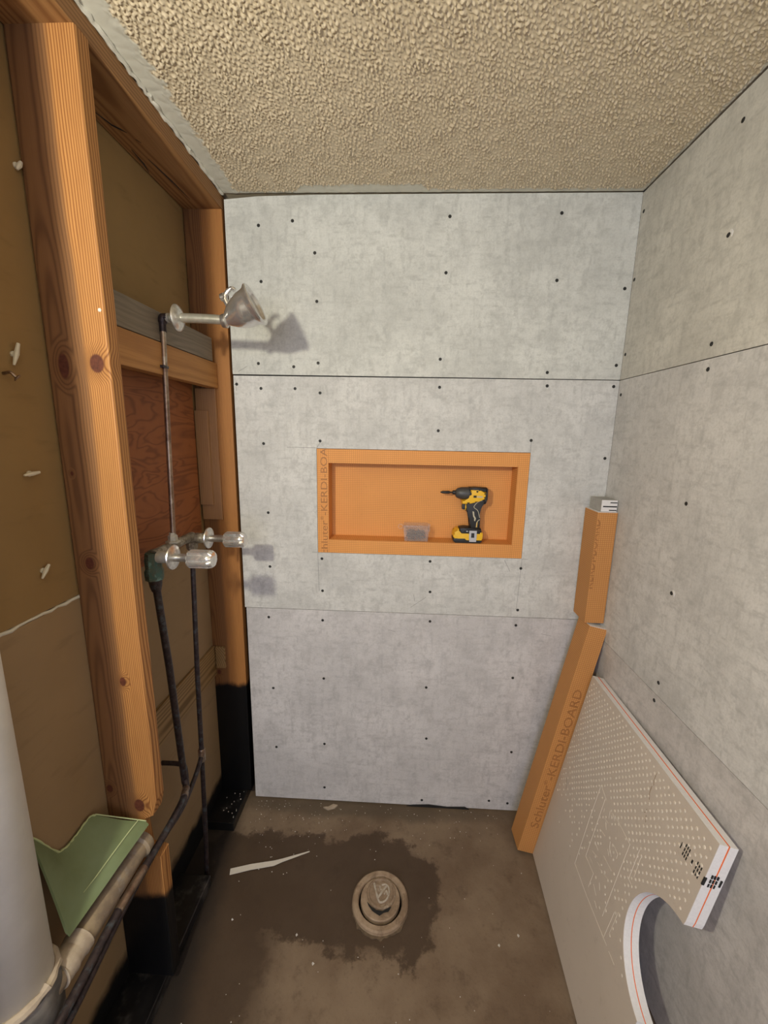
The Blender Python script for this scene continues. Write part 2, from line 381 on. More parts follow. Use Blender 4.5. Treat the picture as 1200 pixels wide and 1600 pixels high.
def lathe(bm, org, axis, prof, seg=28, cap=True):
    """prof: (distance along axis, radius)"""
    org = Vector(org); d, u, v = frame(axis); rings = []
    for h, r in prof:
        c = org+d*h
        rings.append([bm.verts.new(c+max(r, 1e-5)*(math.cos(2*math.pi*k/seg)*u+math.sin(2*math.pi*k/seg)*v)) for k in range(seg)])
    for a, b in zip(rings, rings[1:]):
        for k in range(seg): bm.faces.new((a[k], a[(k+1) % seg], b[(k+1) % seg], b[k]))
    if cap:
        bm.faces.new(rings[0]); bm.faces.new(list(reversed(rings[-1])))
    return bm
def curve(pts, n=6):
    """Catmull-Rom through pts"""
    P = [Vector(p) for p in pts]; P = [P[0]*2-P[1]]+P+[P[-1]*2-P[-2]]; out = []
    for i in range(1, len(P)-2):
        for k in range(n):
            t = k/n; a, b, c, d = P[i-1:i+3]
            out.append(0.5*((2*b)+(c-a)*t+(2*a-5*b+4*c-d)*t*t+(3*b-a-3*c+d)*t**3))
    out.append(P[-2]); return out
def text_bm(body, size, ext=0.0004):
    cu = bpy.data.curves.new('lettering', 'FONT'); cu.body = body; cu.size = size; cu.extrude = ext; cu.resolution_u = 3
    o = bpy.data.objects.new('lettering_source', cu); COL.objects.link(o)
    bpy.context.view_layer.update()
    me = bpy.data.meshes.new_from_object(o.evaluated_get(bpy.context.evaluated_depsgraph_get()))
    bm = NB(); bm.from_mesh(me)
    bpy.data.objects.remove(o); bpy.data.curves.remove(cu); bpy.data.meshes.remove(me)
    bmesh.ops.remove_doubles(bm, verts=bm.verts, dist=1e-6)
    xs = [v.co.x for v in bm.verts]; ys = [v.co.y for v in bm.verts]
    return bm, min(xs), max(xs), min(ys), max(ys)
def brand_bm(a, b, size):
    bm, x0, x1, y0, y1 = text_bm(a, size)
    for v in bm.verts: v.co.x -= x0
    end = x1-x0
    for body, sz, up, gap in (('\u00ae', size*0.42, size*0.42, size*0.05), (b, size, 0.0, size*0.09)):
        t, a0, a1, c0, c1 = text_bm(body, sz)
        me = bpy.data.meshes.new('run')
        for v in t.verts: v.co.x += end+gap-a0; v.co.y += up
        end += gap+(a1-a0)
        t.to_mesh(me); t.free(); bm.from_mesh(me); bpy.data.meshes.remove(me)
    return bm, 0.0, end
def clip(bm, co, no):
    g = list(bm.verts)+list(bm.edges)+list(bm.faces)
    bmesh.ops.bisect_plane(bm, geom=g, plane_co=co, plane_no=no, clear_outer=True)

W, H = 1.406, 2.44
S1, S2 = 1.846, 0.928

# ------------------------------------------------------------------ floor, ceiling, outer walls
def build_floor():
    f = obj('floor', bbox((-1.7, -3.3, -0.05), (1.6, 0.16, 0.0)), M['floor'])
    tag(f, 'bare brown concrete floor with a dark damp stain around the drain', 'floor', structure=True)
build_floor()

def build_ceiling():
    x0, x1, y0, y1 = 0.0, 1.404, -1.72, -0.002
    st = 0.0023; nx = int((x1-x0)/st); ny = int((y1-y0)/st)
    rng = np.random.default_rng(7)
    def band(lo, hi):
        g = np.fft.rfft2(rng.standard_normal((ny, nx)))
        fy = np.fft.fftfreq(ny, st)[:, None]; fx = np.fft.rfftfreq(nx, st)[None, :]
        k = np.sqrt(fx**2+fy**2)
        g *= np.exp(-((np.log(np.maximum(k, 1e-6))-np.log((lo*hi)**.5))/np.log(hi/lo)*1.6)**2)
        r = np.fft.irfft2(g, s=(ny, nx)); return r/r.std()
    a = band(65, 120); b = band(6, 16); c = band(130, 210)
    X = np.linspace(x0, x1, nx)[None, :].repeat(ny, 0); Y = np.linspace(y0, y1, ny)[:, None].repeat(nx, 1)
    h = np.clip(a+0.12*b+0.3*c-0.35, 0, None)
    h = 0.0075*(1-np.exp(-h*0.75))*(0.95+0.07*np.clip(b, -2, 2))
    jag = band(10, 40)*0.004
    def ss(t): t = np.clip(t, 0, 1); return t*t*(3-2*t)
    bare = 1-ss((X-0.050-jag)/0.006)
    bk = np.where((X > 0.27) & (X < 0.69), 0.044, np.where(X > 0.69, 0.016, 0.008))
    bk = np.convolve(bk[0], np.ones(9)/9, 'same')[None, :]
    bare = np.maximum(bare, 1-ss((-Y-bk-jag*0.6)/0.005))
    bare = np.maximum(bare, 0.8*(1-ss((x1-X-0.006-jag*0.5)/0.004)))
    h = h*(1-bare)+bare*(0.0004*np.abs(band(8, 24)))
    h += 0.003*(1-ss(np.abs(X-0.047-jag)/0.008))*bare*0.3
    Z = H-h
    n = nx*ny
    co = np.empty((n, 3), np.float32); co[:, 0] = X.ravel(); co[:, 1] = Y.ravel(); co[:, 2] = Z.ravel()
    i = (np.arange(ny-1)[:, None]*nx+np.arange(nx-1)[None, :]).ravel()
    quads = np.stack([i, i+nx, i+nx+1, i+1], 1).astype(np.int32)
    extra = np.array([(-1.7,-3.3,H+.004),(1.6,-3.3,H+.004),(1.6,.16,H+.004),(-1.7,.16,H+.004)], np.float32)
    co = np.concatenate([co, extra]); quads = np.concatenate([quads, np.array([[n, n+3, n+2, n+1]], np.int32)])
    me = bpy.data.meshes.new('ceiling'); nq = len(quads)
    me.vertices.add(len(co)); me.vertices.foreach_set('co', co.ravel())
    me.loops.add(nq*4); me.loops.foreach_set('vertex_index', quads.ravel())
    me.polygons.add(nq); me.polygons.foreach_set('loop_start', np.arange(0, nq*4, 4, dtype=np.int32))
    me.update(calc_edges=True); me.validate()
    me.polygons.foreach_set('use_smooth', [True]*nq)
    at = me.attributes.new('bare', 'FLOAT', 'POINT')
    at.data.foreach_set('value', np.concatenate([bare.ravel(), np.zeros(4)]).astype(np.float32))
    me.materials.append(M['ceiling'])
    o = bpy.data.objects.new('ceiling', me); COL.objects.link(o)
    tag(o, 'tan popcorn textured ceiling with bare scraped strips along its edges', 'ceiling', structure=True)
    # ragged white plaster lip along the cut left edge
    bm = NB(); pts = []; rad = []
    for k in range(150):
        y = -1.7+k*1.7/149
        pts.append((0.001+random.uniform(-.0025, .0025), y, H-0.003+random.uniform(-.002, .002))); rad.append(random.uniform(.003, .0062))
    sweep(bm, pts, rad, 7)
    obj('plaster_edge', bm, M['gypsum'], o, True, label='ragged white plaster lip at the cut edge')
    return o
build_ceiling()

def back_shell():
    for nm, a, b, lb in (('wall_front', (-1.7, -3.3, 0), (1.6, -3.2, H), 'plain painted wall of the bathroom behind the viewer'),
                         ('wall_far_left', (-1.7, -3.2, 0), (-1.6, -1.45, H), 'plain painted side wall of the bathroom left of the viewer')):
        o = obj(nm, bbox(a, b), M['paint']); tag(o, lb, 'wall', structure=True)
    o = obj('wall_return', bbox((-1.6, -1.45, 0), (-0.16, -1.40, H)), M['paint'])
    tag(o, 'plain painted return wall at the end of the open stud wall', 'wall', structure=True)
back_shell()

# ------------------------------------------------------------------ back and right walls
def screw_mesh():
    bm = lathe(NB(), (0, 0, 0), (0, -1, 0), [(0.0, 0.0058), (0.0009, 0.0054), (0.0012, 0.003), (0.0005, 0.0014)], 10)
    bmesh.ops.recalc_face_normals(bm, faces=bm.faces)
    me = bpy.data.meshes.new('screw'); bm.to_mesh(me); bm.free(); me.materials.append(M['screw'])
    return me
SCREW = screw_mesh()
def put_screw(p, rz, parent):
    o = bpy.data.objects.new('screw', SCREW); COL.objects.link(o); o.parent = parent
    o.location = p; o.rotation_euler = (0, random.uniform(0, 3), rz)

def build_back_wall():
    wl = empty('wall_back', 'back shower wall of three grey cement board sheets with a niche', 'wall', structure=True)
    obj('wall_sheathing', bbox((-0.16, 0.145, 0), (W+0.16, 0.16, H)), M['black'], wl)
    top = prism(NB(), [(0.004, S1+.0035), (W-.0002, S1+.0012), (W-.0002, 2.437), (0.32, 2.435), (0.12, 2.431), (0.004, 2.422)], lambda u, v, t: (u, t, v), 0, 0.013)
    b1 = obj('cement_board', top, M['board_upper'], wl)
    xs = [0.006, 0.313, 1.1155, W-.0002]; zs = [S2+.001, 1.1735, 1.5845, S1-.0015]
    bm = NB()
    V = {}
    def vert(i, j, y):
        if (i, j, y) not in V: V[(i, j, y)] = bm.verts.new((xs[i], y, zs[j]))
        return V[(i, j, y)]
    for i in range(3):
        for j in range(3):
            if (i, j) == (1, 1): continue
            for y in (0.0, 0.013): bm.faces.new([vert(a, b, y) for a, b in ((i, j), (i+1, j), (i+1, j+1), (i, j+1))])
    for (a, b) in [((i, 0), (i+1, 0)) for i in range(3)]+[((i, 3), (i+1, 3)) for i in range(3)]+[((0, j), (0, j+1)) for j in range(3)]+[((3, j), (3, j+1)) for j in range(3)]+[((1, 1), (2, 1)), ((1, 2), (2, 2)), ((1, 1), (1, 2)), ((2, 1), (2, 2))]:
        bm.faces.new([vert(*a, 0.0), vert(*b, 0.0), vert(*b, 0.013), vert(*a, 0.013)])
    b2 = obj('cement_board', bm, M['board_mid'], wl)
    b3 = obj('cement_board', bbox((0.012, 0, 0.006), (W-.0002, 0.013, S2-.001)), M['board_low'], wl)
    P = [(0.121, 2.342), (0.24, 2.356), (0.316, 2.256), (0.778, 2.368), (1.149, 2.377), (0.123, 2.164), (0.321, 2.1), (0.773, 2.194), (1.153, 2.171), (1.384, 2.146), (0.102, 1.888), (0.233, 1.878), (0.323, 1.892), (0.766, 1.91), (1.149, 1.869), (1.387, 1.896), (0.017, 1.814), (0.108, 1.8), (0.236, 1.801), (0.329, 1.787), (0.768, 1.813), (1.153, 1.823), (1.387, 1.824), (0.11, 1.598), (0.327, 1.612), (0.77, 1.658), (1.113, 1.629), (1.387, 1.569), (0.118, 1.33), (0.117, 1.108), (0.329, 1.148), (0.33, 1.012), (0.76, 1.151), (0.765, 1.023), (1.116, 1.134), (1.118, 0.959), (0.104, 0.888), (0.329, 0.883), (0.77, 0.896), (1.116, 0.893), (0.112, 0.561), (0.331, 0.617), (0.766, 0.596), (1.122, 0.658), (0.116, 0.27), (0.331, 0.298), (0.776, 0.35), (1.144, 0.304), (0.329, 0.073), (0.768, 0.034), (1.065, 0.05), (1.147, 0.042)]
    for x, z in P:
        put_screw((x, 0, z), 0, b1 if z > S1 else b2 if z > S2 else b3)
    def mark(lines, par, wd=0.0012):
        bm = NB()
        for (a, b, c, d) in lines:
            u = Vector((c-a, 0, d-b)).normalized(); nn = Vector((-u.z, 0, u.x))*wd/2
            p, q = Vector((a, -0.0004, b)), Vector((c, -0.0004, d))
            bm.faces.new([bm.verts.new(v) for v in (p+nn, q+nn, q-nn, p-nn)])
        obj('pencil_mark', bm, M['pencil'], par)
    mark([(0.313, 1.17, 0.316, 1.01), (1.117, 1.17, 1.112, 0.96), (1.114, 1.585, 1.114, 1.63), (0.313, 1.585, 0.33, 1.61), (0.20, 1.586, 0.31, 1.586), (0.29, 1.174, 0.313, 1.174), (1.115, 1.172, 1.14, 1.172), (0.003, 1.812, 0.018, 1.814), (0.016, 1.826, 0.015, 1.79), (0.69, 0.955, 0.75, 1.0), (1.05, 1.165, 1.075, 1.12), (0.705, 0.98, 0.70, 1.01)], b2)
    mark([(0.025, 1.858, 0.06, 1.878), (0.768, 0.0, 0.769, 0.0)][:1], b1)
    mark([(1.22, 0.86, 1.26, 0.852), (0.60, 0.852, 0.63, 0.845)], b3)
    obj('crumbled_edge', prism(NB(), [(0.70, 0.001), (0.98, 0.001), (0.96, 0.012), (0.88, 0.007), (0.80, 0.014), (0.73, 0.008)], lambda u, v, t: (u, t, v), -0.004, 0.0), M['black'], wl)
build_back_wall()

def build_right_wall():
    wl = empty('wall_right', 'right shower wall of grey cement board sheets with faint joints', 'wall', structure=True)
    obj('wall_sheathing', bbox((W+0.013, -3.2, 0), (W+0.16, 0.145, H)), M['black'], wl)
    zs = [0.004, 0.903, S1-0.0005, 2.436]; bs = []
    for k, m in enumerate(('board_r3', 'board_r2', 'board_r1')):
        bs.append(obj('cement_board', bbox((W, -1.75, zs[k]+.0012), (W+0.013, -0.001, zs[k+1]-.0012)), M[m], wl))
    obj('painted_wall', bbox((W, -3.2, 0), (W+0.013, -1.752, H)), M['paint'], wl)
    for y, z in [(-0.018, 2.373), (-0.012, 2.17), (-0.015, 1.93), (-0.019, 1.794), (-0.424, 2.127), (-0.427, 1.88), (-0.429, 1.819), (-0.411, 2.372), (-0.43, 1.474), (-0.43, 1.218), (-0.437, 0.943), (-0.431, 0.881)]:
        put_screw((W, y, z), -math.pi/2, bs[2] if z > S1 else bs[1] if z > 0.905 else bs[0])
    bm = NB()   # torn paper beside two screws
    for (y, z) in ((-0.43, 2.125), (-0.436, 1.217)):
        prism(bm, [(y-.006, z-.006), (y-.009, z+.004), (y-.004, z+.011), (y+.002, z+.012), (y+.001, z+.006), (y-.004, z+.002)], lambda u, v, t: (t, u, v), W-0.0012, W)
    obj('torn_spot', bm, M['white_foam'], bs[1], label='white torn paper beside screw holes')
build_right_wall()

# ------------------------------------------------------------------ left stud wall
def build_left_wall():
    wl = empty('wall_left', 'open left stud wall with bare studs, blocking and brown drywall backs', 'wall', structure=True)
    st = prism(NB(), [(-0.14, 0.04), (-0.002, 0.04), (-0.002, 0.475), (-0.044, 0.485), (-0.050, 0.56), (-0.036, 0.60), (-0.012, 0.612), (-0.006, 0.635), (0.0, 0.66), (0.0, 2.392), (-0.14, 2.392)], lambda u, v, t: (u, t, v), -0.645, -0.607)
    bmesh.ops.bevel(st, geom=[e for e in st.edges if abs(e.verts[0].co.z-e.verts[1].co.z) > 0.3], offset=0.004, segments=2, profile=0.5, affect='EDGES')
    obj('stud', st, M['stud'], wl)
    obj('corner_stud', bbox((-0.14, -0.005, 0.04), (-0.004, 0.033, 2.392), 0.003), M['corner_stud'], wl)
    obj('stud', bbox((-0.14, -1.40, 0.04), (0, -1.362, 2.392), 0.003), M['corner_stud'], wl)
    obj('top_plate', bbox((-0.14, -1.40, 2.392), (-0.003, 0.033, 2.436), 0.003), M['plate'], wl)
    for (a, b) in ((-0.165, 0.033), (-1.40, -0.365)):
        obj('sole_plate', bbox((-0.14, a, 0.0), (-0.022, b, 0.040), 0.003), M['tar_plate'], wl, label='black tar coated sole plate')
    obj('blocking', bbox((-0.088, -0.606, 1.797), (-0.05, -0.006, 1.885), 0.002), M['block'], wl)
    obj('blocking', bbox((-0.090, -0.606, 1.888), (-0.054, -0.03, 1.968), 0.002), M['wet_block'], wl, label='weathered grey water stained block')
    obj('drywall_panel', bbox((-0.153, -1.40, 0.0), (-0.14, 0.03, 1.238)), M['paper'], wl)
    obj('drywall_panel', bbox((-0.156, -1.40, 1.244), (-0.143, 0.03, 2.42)), M['paper_up'], wl)
    bm = NB(); random.seed(2)
    pts = []; rad = []
    for k in range(40):
        pts.append((-0.142+random.uniform(-.001, .002), -1.35+k*0.74/39, 1.2405+random.uniform(-.0015, .0015))); rad.append(random.uniform(.0025, .0048))
    sweep(bm, pts, rad, 6)
    obj('drywall_edge', bm, M['gypsum'], wl, True, label='white broken gypsum joint between the two sheets')
    obj('plywood_panel', bbox((-0.139, -0.606, 1.238), (-0.131, -0.045, 1.96)), M['plywood'], wl, label='dark red plywood patch panel')
    obj('wood_strip', bbox((-0.139, -0.606, 0.62), (-0.129, -0.006, 0.752)), M['strip_wood'], wl, label='rough pale wood strip at the back of the bay')
    obj('scab_block', bbox((-0.137, -0.030, 1.36), (-0.088, -0.0055, 1.715), 0.002), M['scab'], wl)
    obj('scab_block', bbox((-0.137, -0.016, 1.30), (-0.060, -0.0055, 1.796), 0.002), M['scab'], wl)
    obj('cleat', bbox((-0.125, -0.016, 0.655), (-0.085, -0.0055, 0.752), 0.002), M['strip_wood'], wl)
    bm = NB()   # dark splits in the underside of the top plate
    for L in ([(-0.126, -0.44), (-0.112, -0.39), (-0.10, -0.375), (-0.092, -0.362)], [(-0.122, -0.30), (-0.126, -0.24), (-0.135, -0.20)], [(-0.10, -0.26), (-0.09, -0.16), (-0.085, -0.06)], [(-0.085, -0.338), (-0.078, -0.325)]):
        sweep(bm, [(x, y, 2.3925) for x, y in L], [0.0012]+[0.0026]*(len(L)-2)+[0.001], 6)
    obj('split', bm, M['black'], wl)
build_left_wall()

# ------------------------------------------------------------------ niche
def build_niche():
    x0, x1, z0, z1 = 0.3145, 1.1145, 1.175, 1.583
    i0, i1, k0, k1 = 0.358, 1.073, 1.2285, 1.530
    r = empty('wall_niche', 'recessed orange foam board niche in the back wall holding a drill', 'niche', (x0, 0, z0))
    D = 0.08
    obj('frame_strip', bbox((x0, -0.001, z0), (i0, D, z1)), M['orange'], r)
    obj('frame_strip', bbox((i1, -0.001, z0), (x1, D, z1)), M['orange'], r)
    obj('frame_strip', bbox((i0+.0004, -0.001, k1), (i1-.0004, D, z1)), M['orange'], r)
    obj('frame_strip', bbox((i0+.0004, -0.001, z0), (i1-.0004, D, k0)), M['orange'], r)
    obj('back_panel', bbox((x0, D+.0003, z0), (x1, D+0.013, z1)), M['orange'], r)
    bm, a, b = brand_bm('chluter', '-KERDI-BOA', 0.038)
    # scale so that the run 'c' to 'A' fills the strip, turned to read upwards, cut at both ends of the strip
    sx = 0.418/(b-a)
    for v in bm.verts:
        px, py = (v.co.x-a)*sx, v.co.y
        v.co = Vector((x0+0.0385-py*0.98, -0.0013+v.co.z, z0-0.006+px))
    clip(bm, (0, 0, z0+.001), (0, 0, -1)); clip(bm, (0, 0, z1-.001), (0, 0, 1))
    obj('lettering', bm, M['orange_print'], r, label='faded brown print running up the left strip')
build_niche()

# ------------------------------------------------------------------ impact driver
def build_driver():
    sc = 0.000241; bx, by, bz = 0.9045, 0.036, 1.2285
    r = empty('impact_driver', 'yellow and black cordless impact driver standing in the orange niche', 'power drill', (bx, by, bz))
    def F(u, v, t): return (bx+(u-610)*sc, by+t, bz+(1105-v)*sc)
    def part(nm, pts, w, m, bev=0.003, par=r, off=0.0, label=None):
        return obj(nm, prism(NB(), pts, F, -w+off, w+off, bev), M[m], par, True, label=label)
    hd = part('handle', [(560, 455), (700, 425), (745, 400), (870, 400), (868, 462), (800, 492), (778, 540), (786, 640), (798, 720), (802, 890), (640, 890), (640, 720), (622, 630), (600, 590), (572, 585)], 0.016, 'tool_black', 0.005)
    hs = part('motor_housing', [(610, 236), (745, 236), (752, 264), (866, 270), (868, 392), (745, 402), (700, 440), (622, 462), (494, 468), (490, 408), (610, 385)], 0.024, 'yellow', 0.005)
    part('top_band', [(590, 205), (690, 200), (880, 205), (884, 262), (752, 264), (745, 238), (590, 240)], 0.0225, 'tool_black', 0.004)
    part('rear_cap', [(858, 215), (886, 222), (888, 392), (862, 462), (845, 440), (858, 390)], 0.0245, 'tool_black', 0.003)
    cx = lambda u, v: Vector(F(u, v, 0))
    n = lathe(NB(), cx(625, 305), (-1, 0, 0), [(0, 98*sc), (50*sc, 102*sc), (150*sc, 98*sc), (205*sc, 84*sc), (238*sc, 56*sc)], 28)
    obj('nose_cone', n, M['tool_grey'], r, True)
    obj('nose_band', lathe(NB(), cx(625, 300), (-1, 0, 0), [(-6*sc, 101*sc), (26*sc, 104*sc)], 28), M['tool_black'], r, True)
    obj('chuck', lathe(NB(), cx(400, 296), (-1, 0, 0), [(0, 50*sc), (14*sc, 46*sc), (18*sc, 36*sc), (60*sc, 33*sc), (66*sc, 22*sc)], 20), M['tool_black'], r, True)
    obj('driver_bit', lathe(NB(), cx(340, 296), (-1, 0, 0), [(0, 13*sc), (40*sc, 14*sc), (60*sc, 24*sc), (160*sc, 22*sc), (185*sc, 14*sc), (200*sc, 4*sc)], 12), M['tool_black'], r, True)
    part('trigger', [(503, 478), (553, 470), (566, 520), (556, 572), (505, 566), (498, 520)], 0.0075, 'tool_black', 0.002)
    part('trigger_guard', [(548, 455), (600, 462), (572, 500), (566, 575), (545, 575), (556, 520)], 0.0085, 'yellow', 0.002)
    part('foot', [(470, 868), (560, 852), (640, 862), (815, 870), (830, 930), (800, 968), (495, 968)], 0.026, 'tool_black', 0.004)
    bt = part('battery', [(432, 880), (462, 880), (490, 962), (800, 962), (830, 922), (846, 945), (840, 1030), (824, 1066), (590, 1078), (570, 1034), (400, 1042), (372, 1010), (378, 965), (402, 935)], 0.031, 'yellow', 0.004)
    obj('battery_base', prism(NB(), [(376, 1030), (560, 1025), (585, 1068), (828, 1050), (836, 1080), (800, 1105), (410, 1105), (372, 1075)], F, -0.0316, 0.0316, 0.003), M['tool_black'], bt, True)
    bm = NB()
    for a in ([(622, 893), (742, 893), (742, 932), (622, 932)], [(622, 932), (655, 932), (655, 1010), (622, 1010)], [(705, 932), (742, 932), (742, 1010), (705, 1010)], [(622, 1010), (742, 1010), (738, 1078), (630, 1078)]):
        prism(bm, a, F, -0.0345, -0.0315)
    obj('belt_clip', bm, M['clip'], r, label='grey steel belt clip')
    bm = NB()
    for L in ([(812, 412), (775, 418), (730, 445), (690, 495), (690, 528), (735, 560), (760, 600), (785, 690)], [(672, 590), (688, 640), (690, 680), (712, 705), (706, 745)], [(790, 720), (760, 745), (742, 790), (742, 845)]):
        sweep(bm, curve([F(u, v, -0.0165) for u, v in L], 4), 0.0013, 6)
    obj('grip_piping', bm, M['tool_line'], hd, True, label='pale piping curving over the black grip')
    obj('grip_inlay', prism(NB(), [(664, 588), (690, 592), (700, 660), (728, 700), (716, 750), (700, 740), (698, 700), (680, 670)], F, -0.0172, -0.015), M['tool_line'], hd)
    obj('grip_inlay', prism(NB(), [(738, 770), (756, 765), (752, 850), (734, 850)], F, -0.0172, -0.015), M['yellow'], hd)
    obj('name_plate', prism(NB(), [(662, 325), (710, 325), (710, 360), (662, 360)], F, -0.0246, -0.0235), M['black_print'], hs)
    obj('name_plate', prism(NB(), [(716, 330), (808, 330), (808, 358), (716, 358)], F, -0.0246, -0.0235), M['label_grey'], hs)
    for a in ([(832, 285), (850, 285), (850, 308), (832, 308)], [(832, 345), (850, 345), (850, 370), (832, 370)], [(566, 440), (610, 440), (600, 458), (572, 458)], [(700, 250), (735, 250), (730, 275), (705, 275)]):
        obj('vent_slot', prism(NB(), a, F, -0.0247, -0.0235), M['black_print'], hs)
    obj('battery_print', prism(NB(), [(505, 1040), (550, 1040), (548, 1056), (508, 1056)], F, -0.0315, -0.030), M['clip'], bt)
    obj('foot_print', prism(NB(), [(575, 905), (608, 905), (606, 920), (577, 920)], F, -0.0265, -0.0255), M['clip'], r)
    obj('clip_recess', prism(NB(), [(650, 925), (712, 925), (712, 1015), (650, 1015)], F, -0.0318, -0.030), M['tool_black'], bt)
    obj('foot_bumper', bbox(F(800, 925, -0.027), F(842, 962, 0.027), 0.003), M['yellow'], bt, True)
build_driver()

# ------------------------------------------------------------------ box of screws
def build_screw_box():
    cx, cy, z0 = 0.702, 0.036, 1.2287
    r = empty('screw_box', 'small clear plastic box of dark screws left of the drill', 'box', (cx, cy, z0))
    def shell(w0, w1, d0, d1, za, zb, t):
        bm = NB()
        def ring(w, d, z):
            return [bm.verts.new((cx+sx*w, cy+sy*d, z)) for sx, sy in ((-1,-1),(1,-1),(1,1),(-1,1))]
        a = ring(w0, d0, za); b = ring(w1, d1, zb); c = ring(w1-t, d1-t, zb); e = ring(w0-t, d0-t, za+t)
        bm.faces.new(a); bm.faces.new(e)
        for p, q in ((a, b), (b, c), (c, e)):
            for k in range(4): bm.faces.new((p[k], p[(k+1) % 4], q[(k+1) % 4], q[k]))
        return bm
    obj('tub', shell(0.046, 0.051, 0.028, 0.031, z0, z0+0.052, 0.0018), M['clear'], r)
    lid = prism(NB(), [(-0.053, z0+.0525), (0.053, z0+.0525), (0.048, z0+.064), (-0.048, z0+.064)], lambda u, v, t: (cx+u, t, v), cy-.033, cy+.033, 0.001)
    ld = obj('lid', lid, M['clear'], r, True)
    bm = NB()
    ring = [(cx-0.062+0.009*math.cos(a), cy-.01, z0+0.055+0.009*math.sin(a)) for a in np.linspace(0, 2*math.pi, 15)]
    sweep(bm, ring, 0.0022, 7)
    obj('hang_loop', bm, M['clear'], ld, True)
    obj('latch', bbox((cx+0.048, cy-.012, z0+.036), (cx+.0555, cy+.012, z0+.066), 0.001), M['clear'], ld)
    random.seed(11); bm = NB()
    for k in range(75):
        p = Vector((cx+random.uniform(-.03, .03), cy+random.uniform(-.016, .016), z0+0.006+random.uniform(0, .030)))
        a = random.uniform(0, 6.28); d = Vector((math.cos(a), 0.5*math.sin(a), random.uniform(-.25, .25))).normalized()
        L = 0.0105
        sweep(bm, [p-d*L, p-d*(L-.002), p-d*(L-.003), p+d*(L-.003), p+d*L], [0.0034, 0.0034, 0.0016, 0.0015, 0.0003], 6)
    o = obj('loose_screws', bm, M['screws'], r, True); o['kind'] = 'stuff'
build_screw_box()

# ------------------------------------------------------------------ orange posts and offcut
def post_matrix(origin, ez):
    ez = Vector(ez).normalized(); ex = Vector((1, 0, 0)); ex = (ex-ez*ex.dot(ez)).normalized(); ey = ez.cross(ex)
    m = Matrix((ex, ey, ez)).transposed().to_4x4(); m.translation = origin; return m
def build_posts():
    ez = Vector((0.2045, 0.062, 0.945)).normalized(); L = 0.968; sx, sy = 0.066, 0.092
    m = post_matrix((1.141, -0.188, 0), ez)
    low = min((m @ Vector((x, y, 0))).z for x in (0, sx) for y in (0, sy))
    m.translation.z -= low-0.0006
    r = empty('foam_post', 'long orange foam board post leaning in the right corner on the floor', 'foam post', mat=m)
    obj('core', bbox((0.002, 0.002, 0.0), (sx-.002, sy-.002, L)), M['white_foam'], r, world=False, label='white foam core showing at the cut end')
    for nm, a, b in (('front_skin', (0, 0, 0.0005), (sx, 0.002, L-.0015)), ('rear_skin', (0, sy-.002, 0.0005), (sx, sy, L-.0015)), ('side_skin', (0, 0.0021, 0.0005), (0.002, sy-.0021, L-.0015)), ('side_skin', (sx-.002, 0.0021, 0.0005), (sx, sy-.0021, L-.0015))):
        obj(nm, bbox(a, b, 0.0006), M['orange_post'], r, world=False)
    bm, a, b = brand_bm('Schluter', '-KERDI-BOARD', 0.046)
    s = 0.60/(b-a)
    for v in bm.verts: v.co = Vector((0.050-v.co.y, -0.0003+v.co.z, 0.115+(v.co.x-a)*s))
    obj('lettering', bm, M['post_print'], r, world=False, label='brown print running up the front face')
    top_z = max((m @ Vector((x, y, L))).z for x in (0, sx) for y in (0, sy))
    # the short post standing on it
    zb = top_z+0.0008; zt = 1.386
    r2 = empty('foam_post', 'short upright orange foam board post stacked on the longer leaning post', 'foam post', (1.334, -0.106, zb))
    hx, hy, hz = 0.0695, 0.099, zt-zb
    obj('core', bbox((0.002, 0.002, 0.0), (hx-.002, hy-.002, hz)), M['white_foam'], r2, world=False, label='white foam core showing at the cut end')
    for nm, a, b in (('front_skin', (0, 0, 0.0005), (hx, 0.002, hz-.0015)), ('rear_skin', (0, hy-.002, 0.0005), (hx, hy, hz-.0015)), ('side_skin', (0, 0.0021, 0.0005), (0.002, hy-.0021, hz-.0015)), ('side_skin', (hx-.002, 0.0021, 0.0005), (hx, hy-.0021, hz-.0015))):
        obj(nm, bbox(a, b, 0.0006), M['orange_post'], r2, world=False)
    bm, a, b, c, d = text_bm('KERDI-BOARD', 0.044)
    s = 0.26/(b-a)
    for v in bm.verts: v.co = Vector((0.0125-v.co.y, -0.0003+v.co.z, hz-0.285+(v.co.x-a)*s))
    clip(bm, (0.0015, 0, 0), (-1, 0, 0))
    obj('lettering', bm, M['post_print'], r2, world=False, label='brown print cut off at the left edge')
    # grey offcut on top
    z = zt+0.0006
    r3 = empty('board_offcut', 'small grey foam offcut with black printed bars atop the orange posts', 'offcut', (1.346, -0.100, z))
    obj('block', bbox((0, 0.0015, 0), (0.056, 0.085, 0.042), 0.001), M['offcut'], r3, world=False)
    obj('cut_face', bbox((0.001, 0, 0.0005), (0.055, 0.0015, 0.0415)), M['white_foam'], r3, world=False, label='white cut face')
    bm = NB()
    for (a, b, c, d) in ((0.030, 0.054, 0.031, 0.0345), (0.006, 0.054, 0.0165, 0.021), (0.028, 0.054, 0.004, 0.0075)):
        box(bm, (a, -0.0005, c), (b, 0.0, d))
    obj('printed_bar', bm, M['black_print'], r3, world=False)
build_posts()

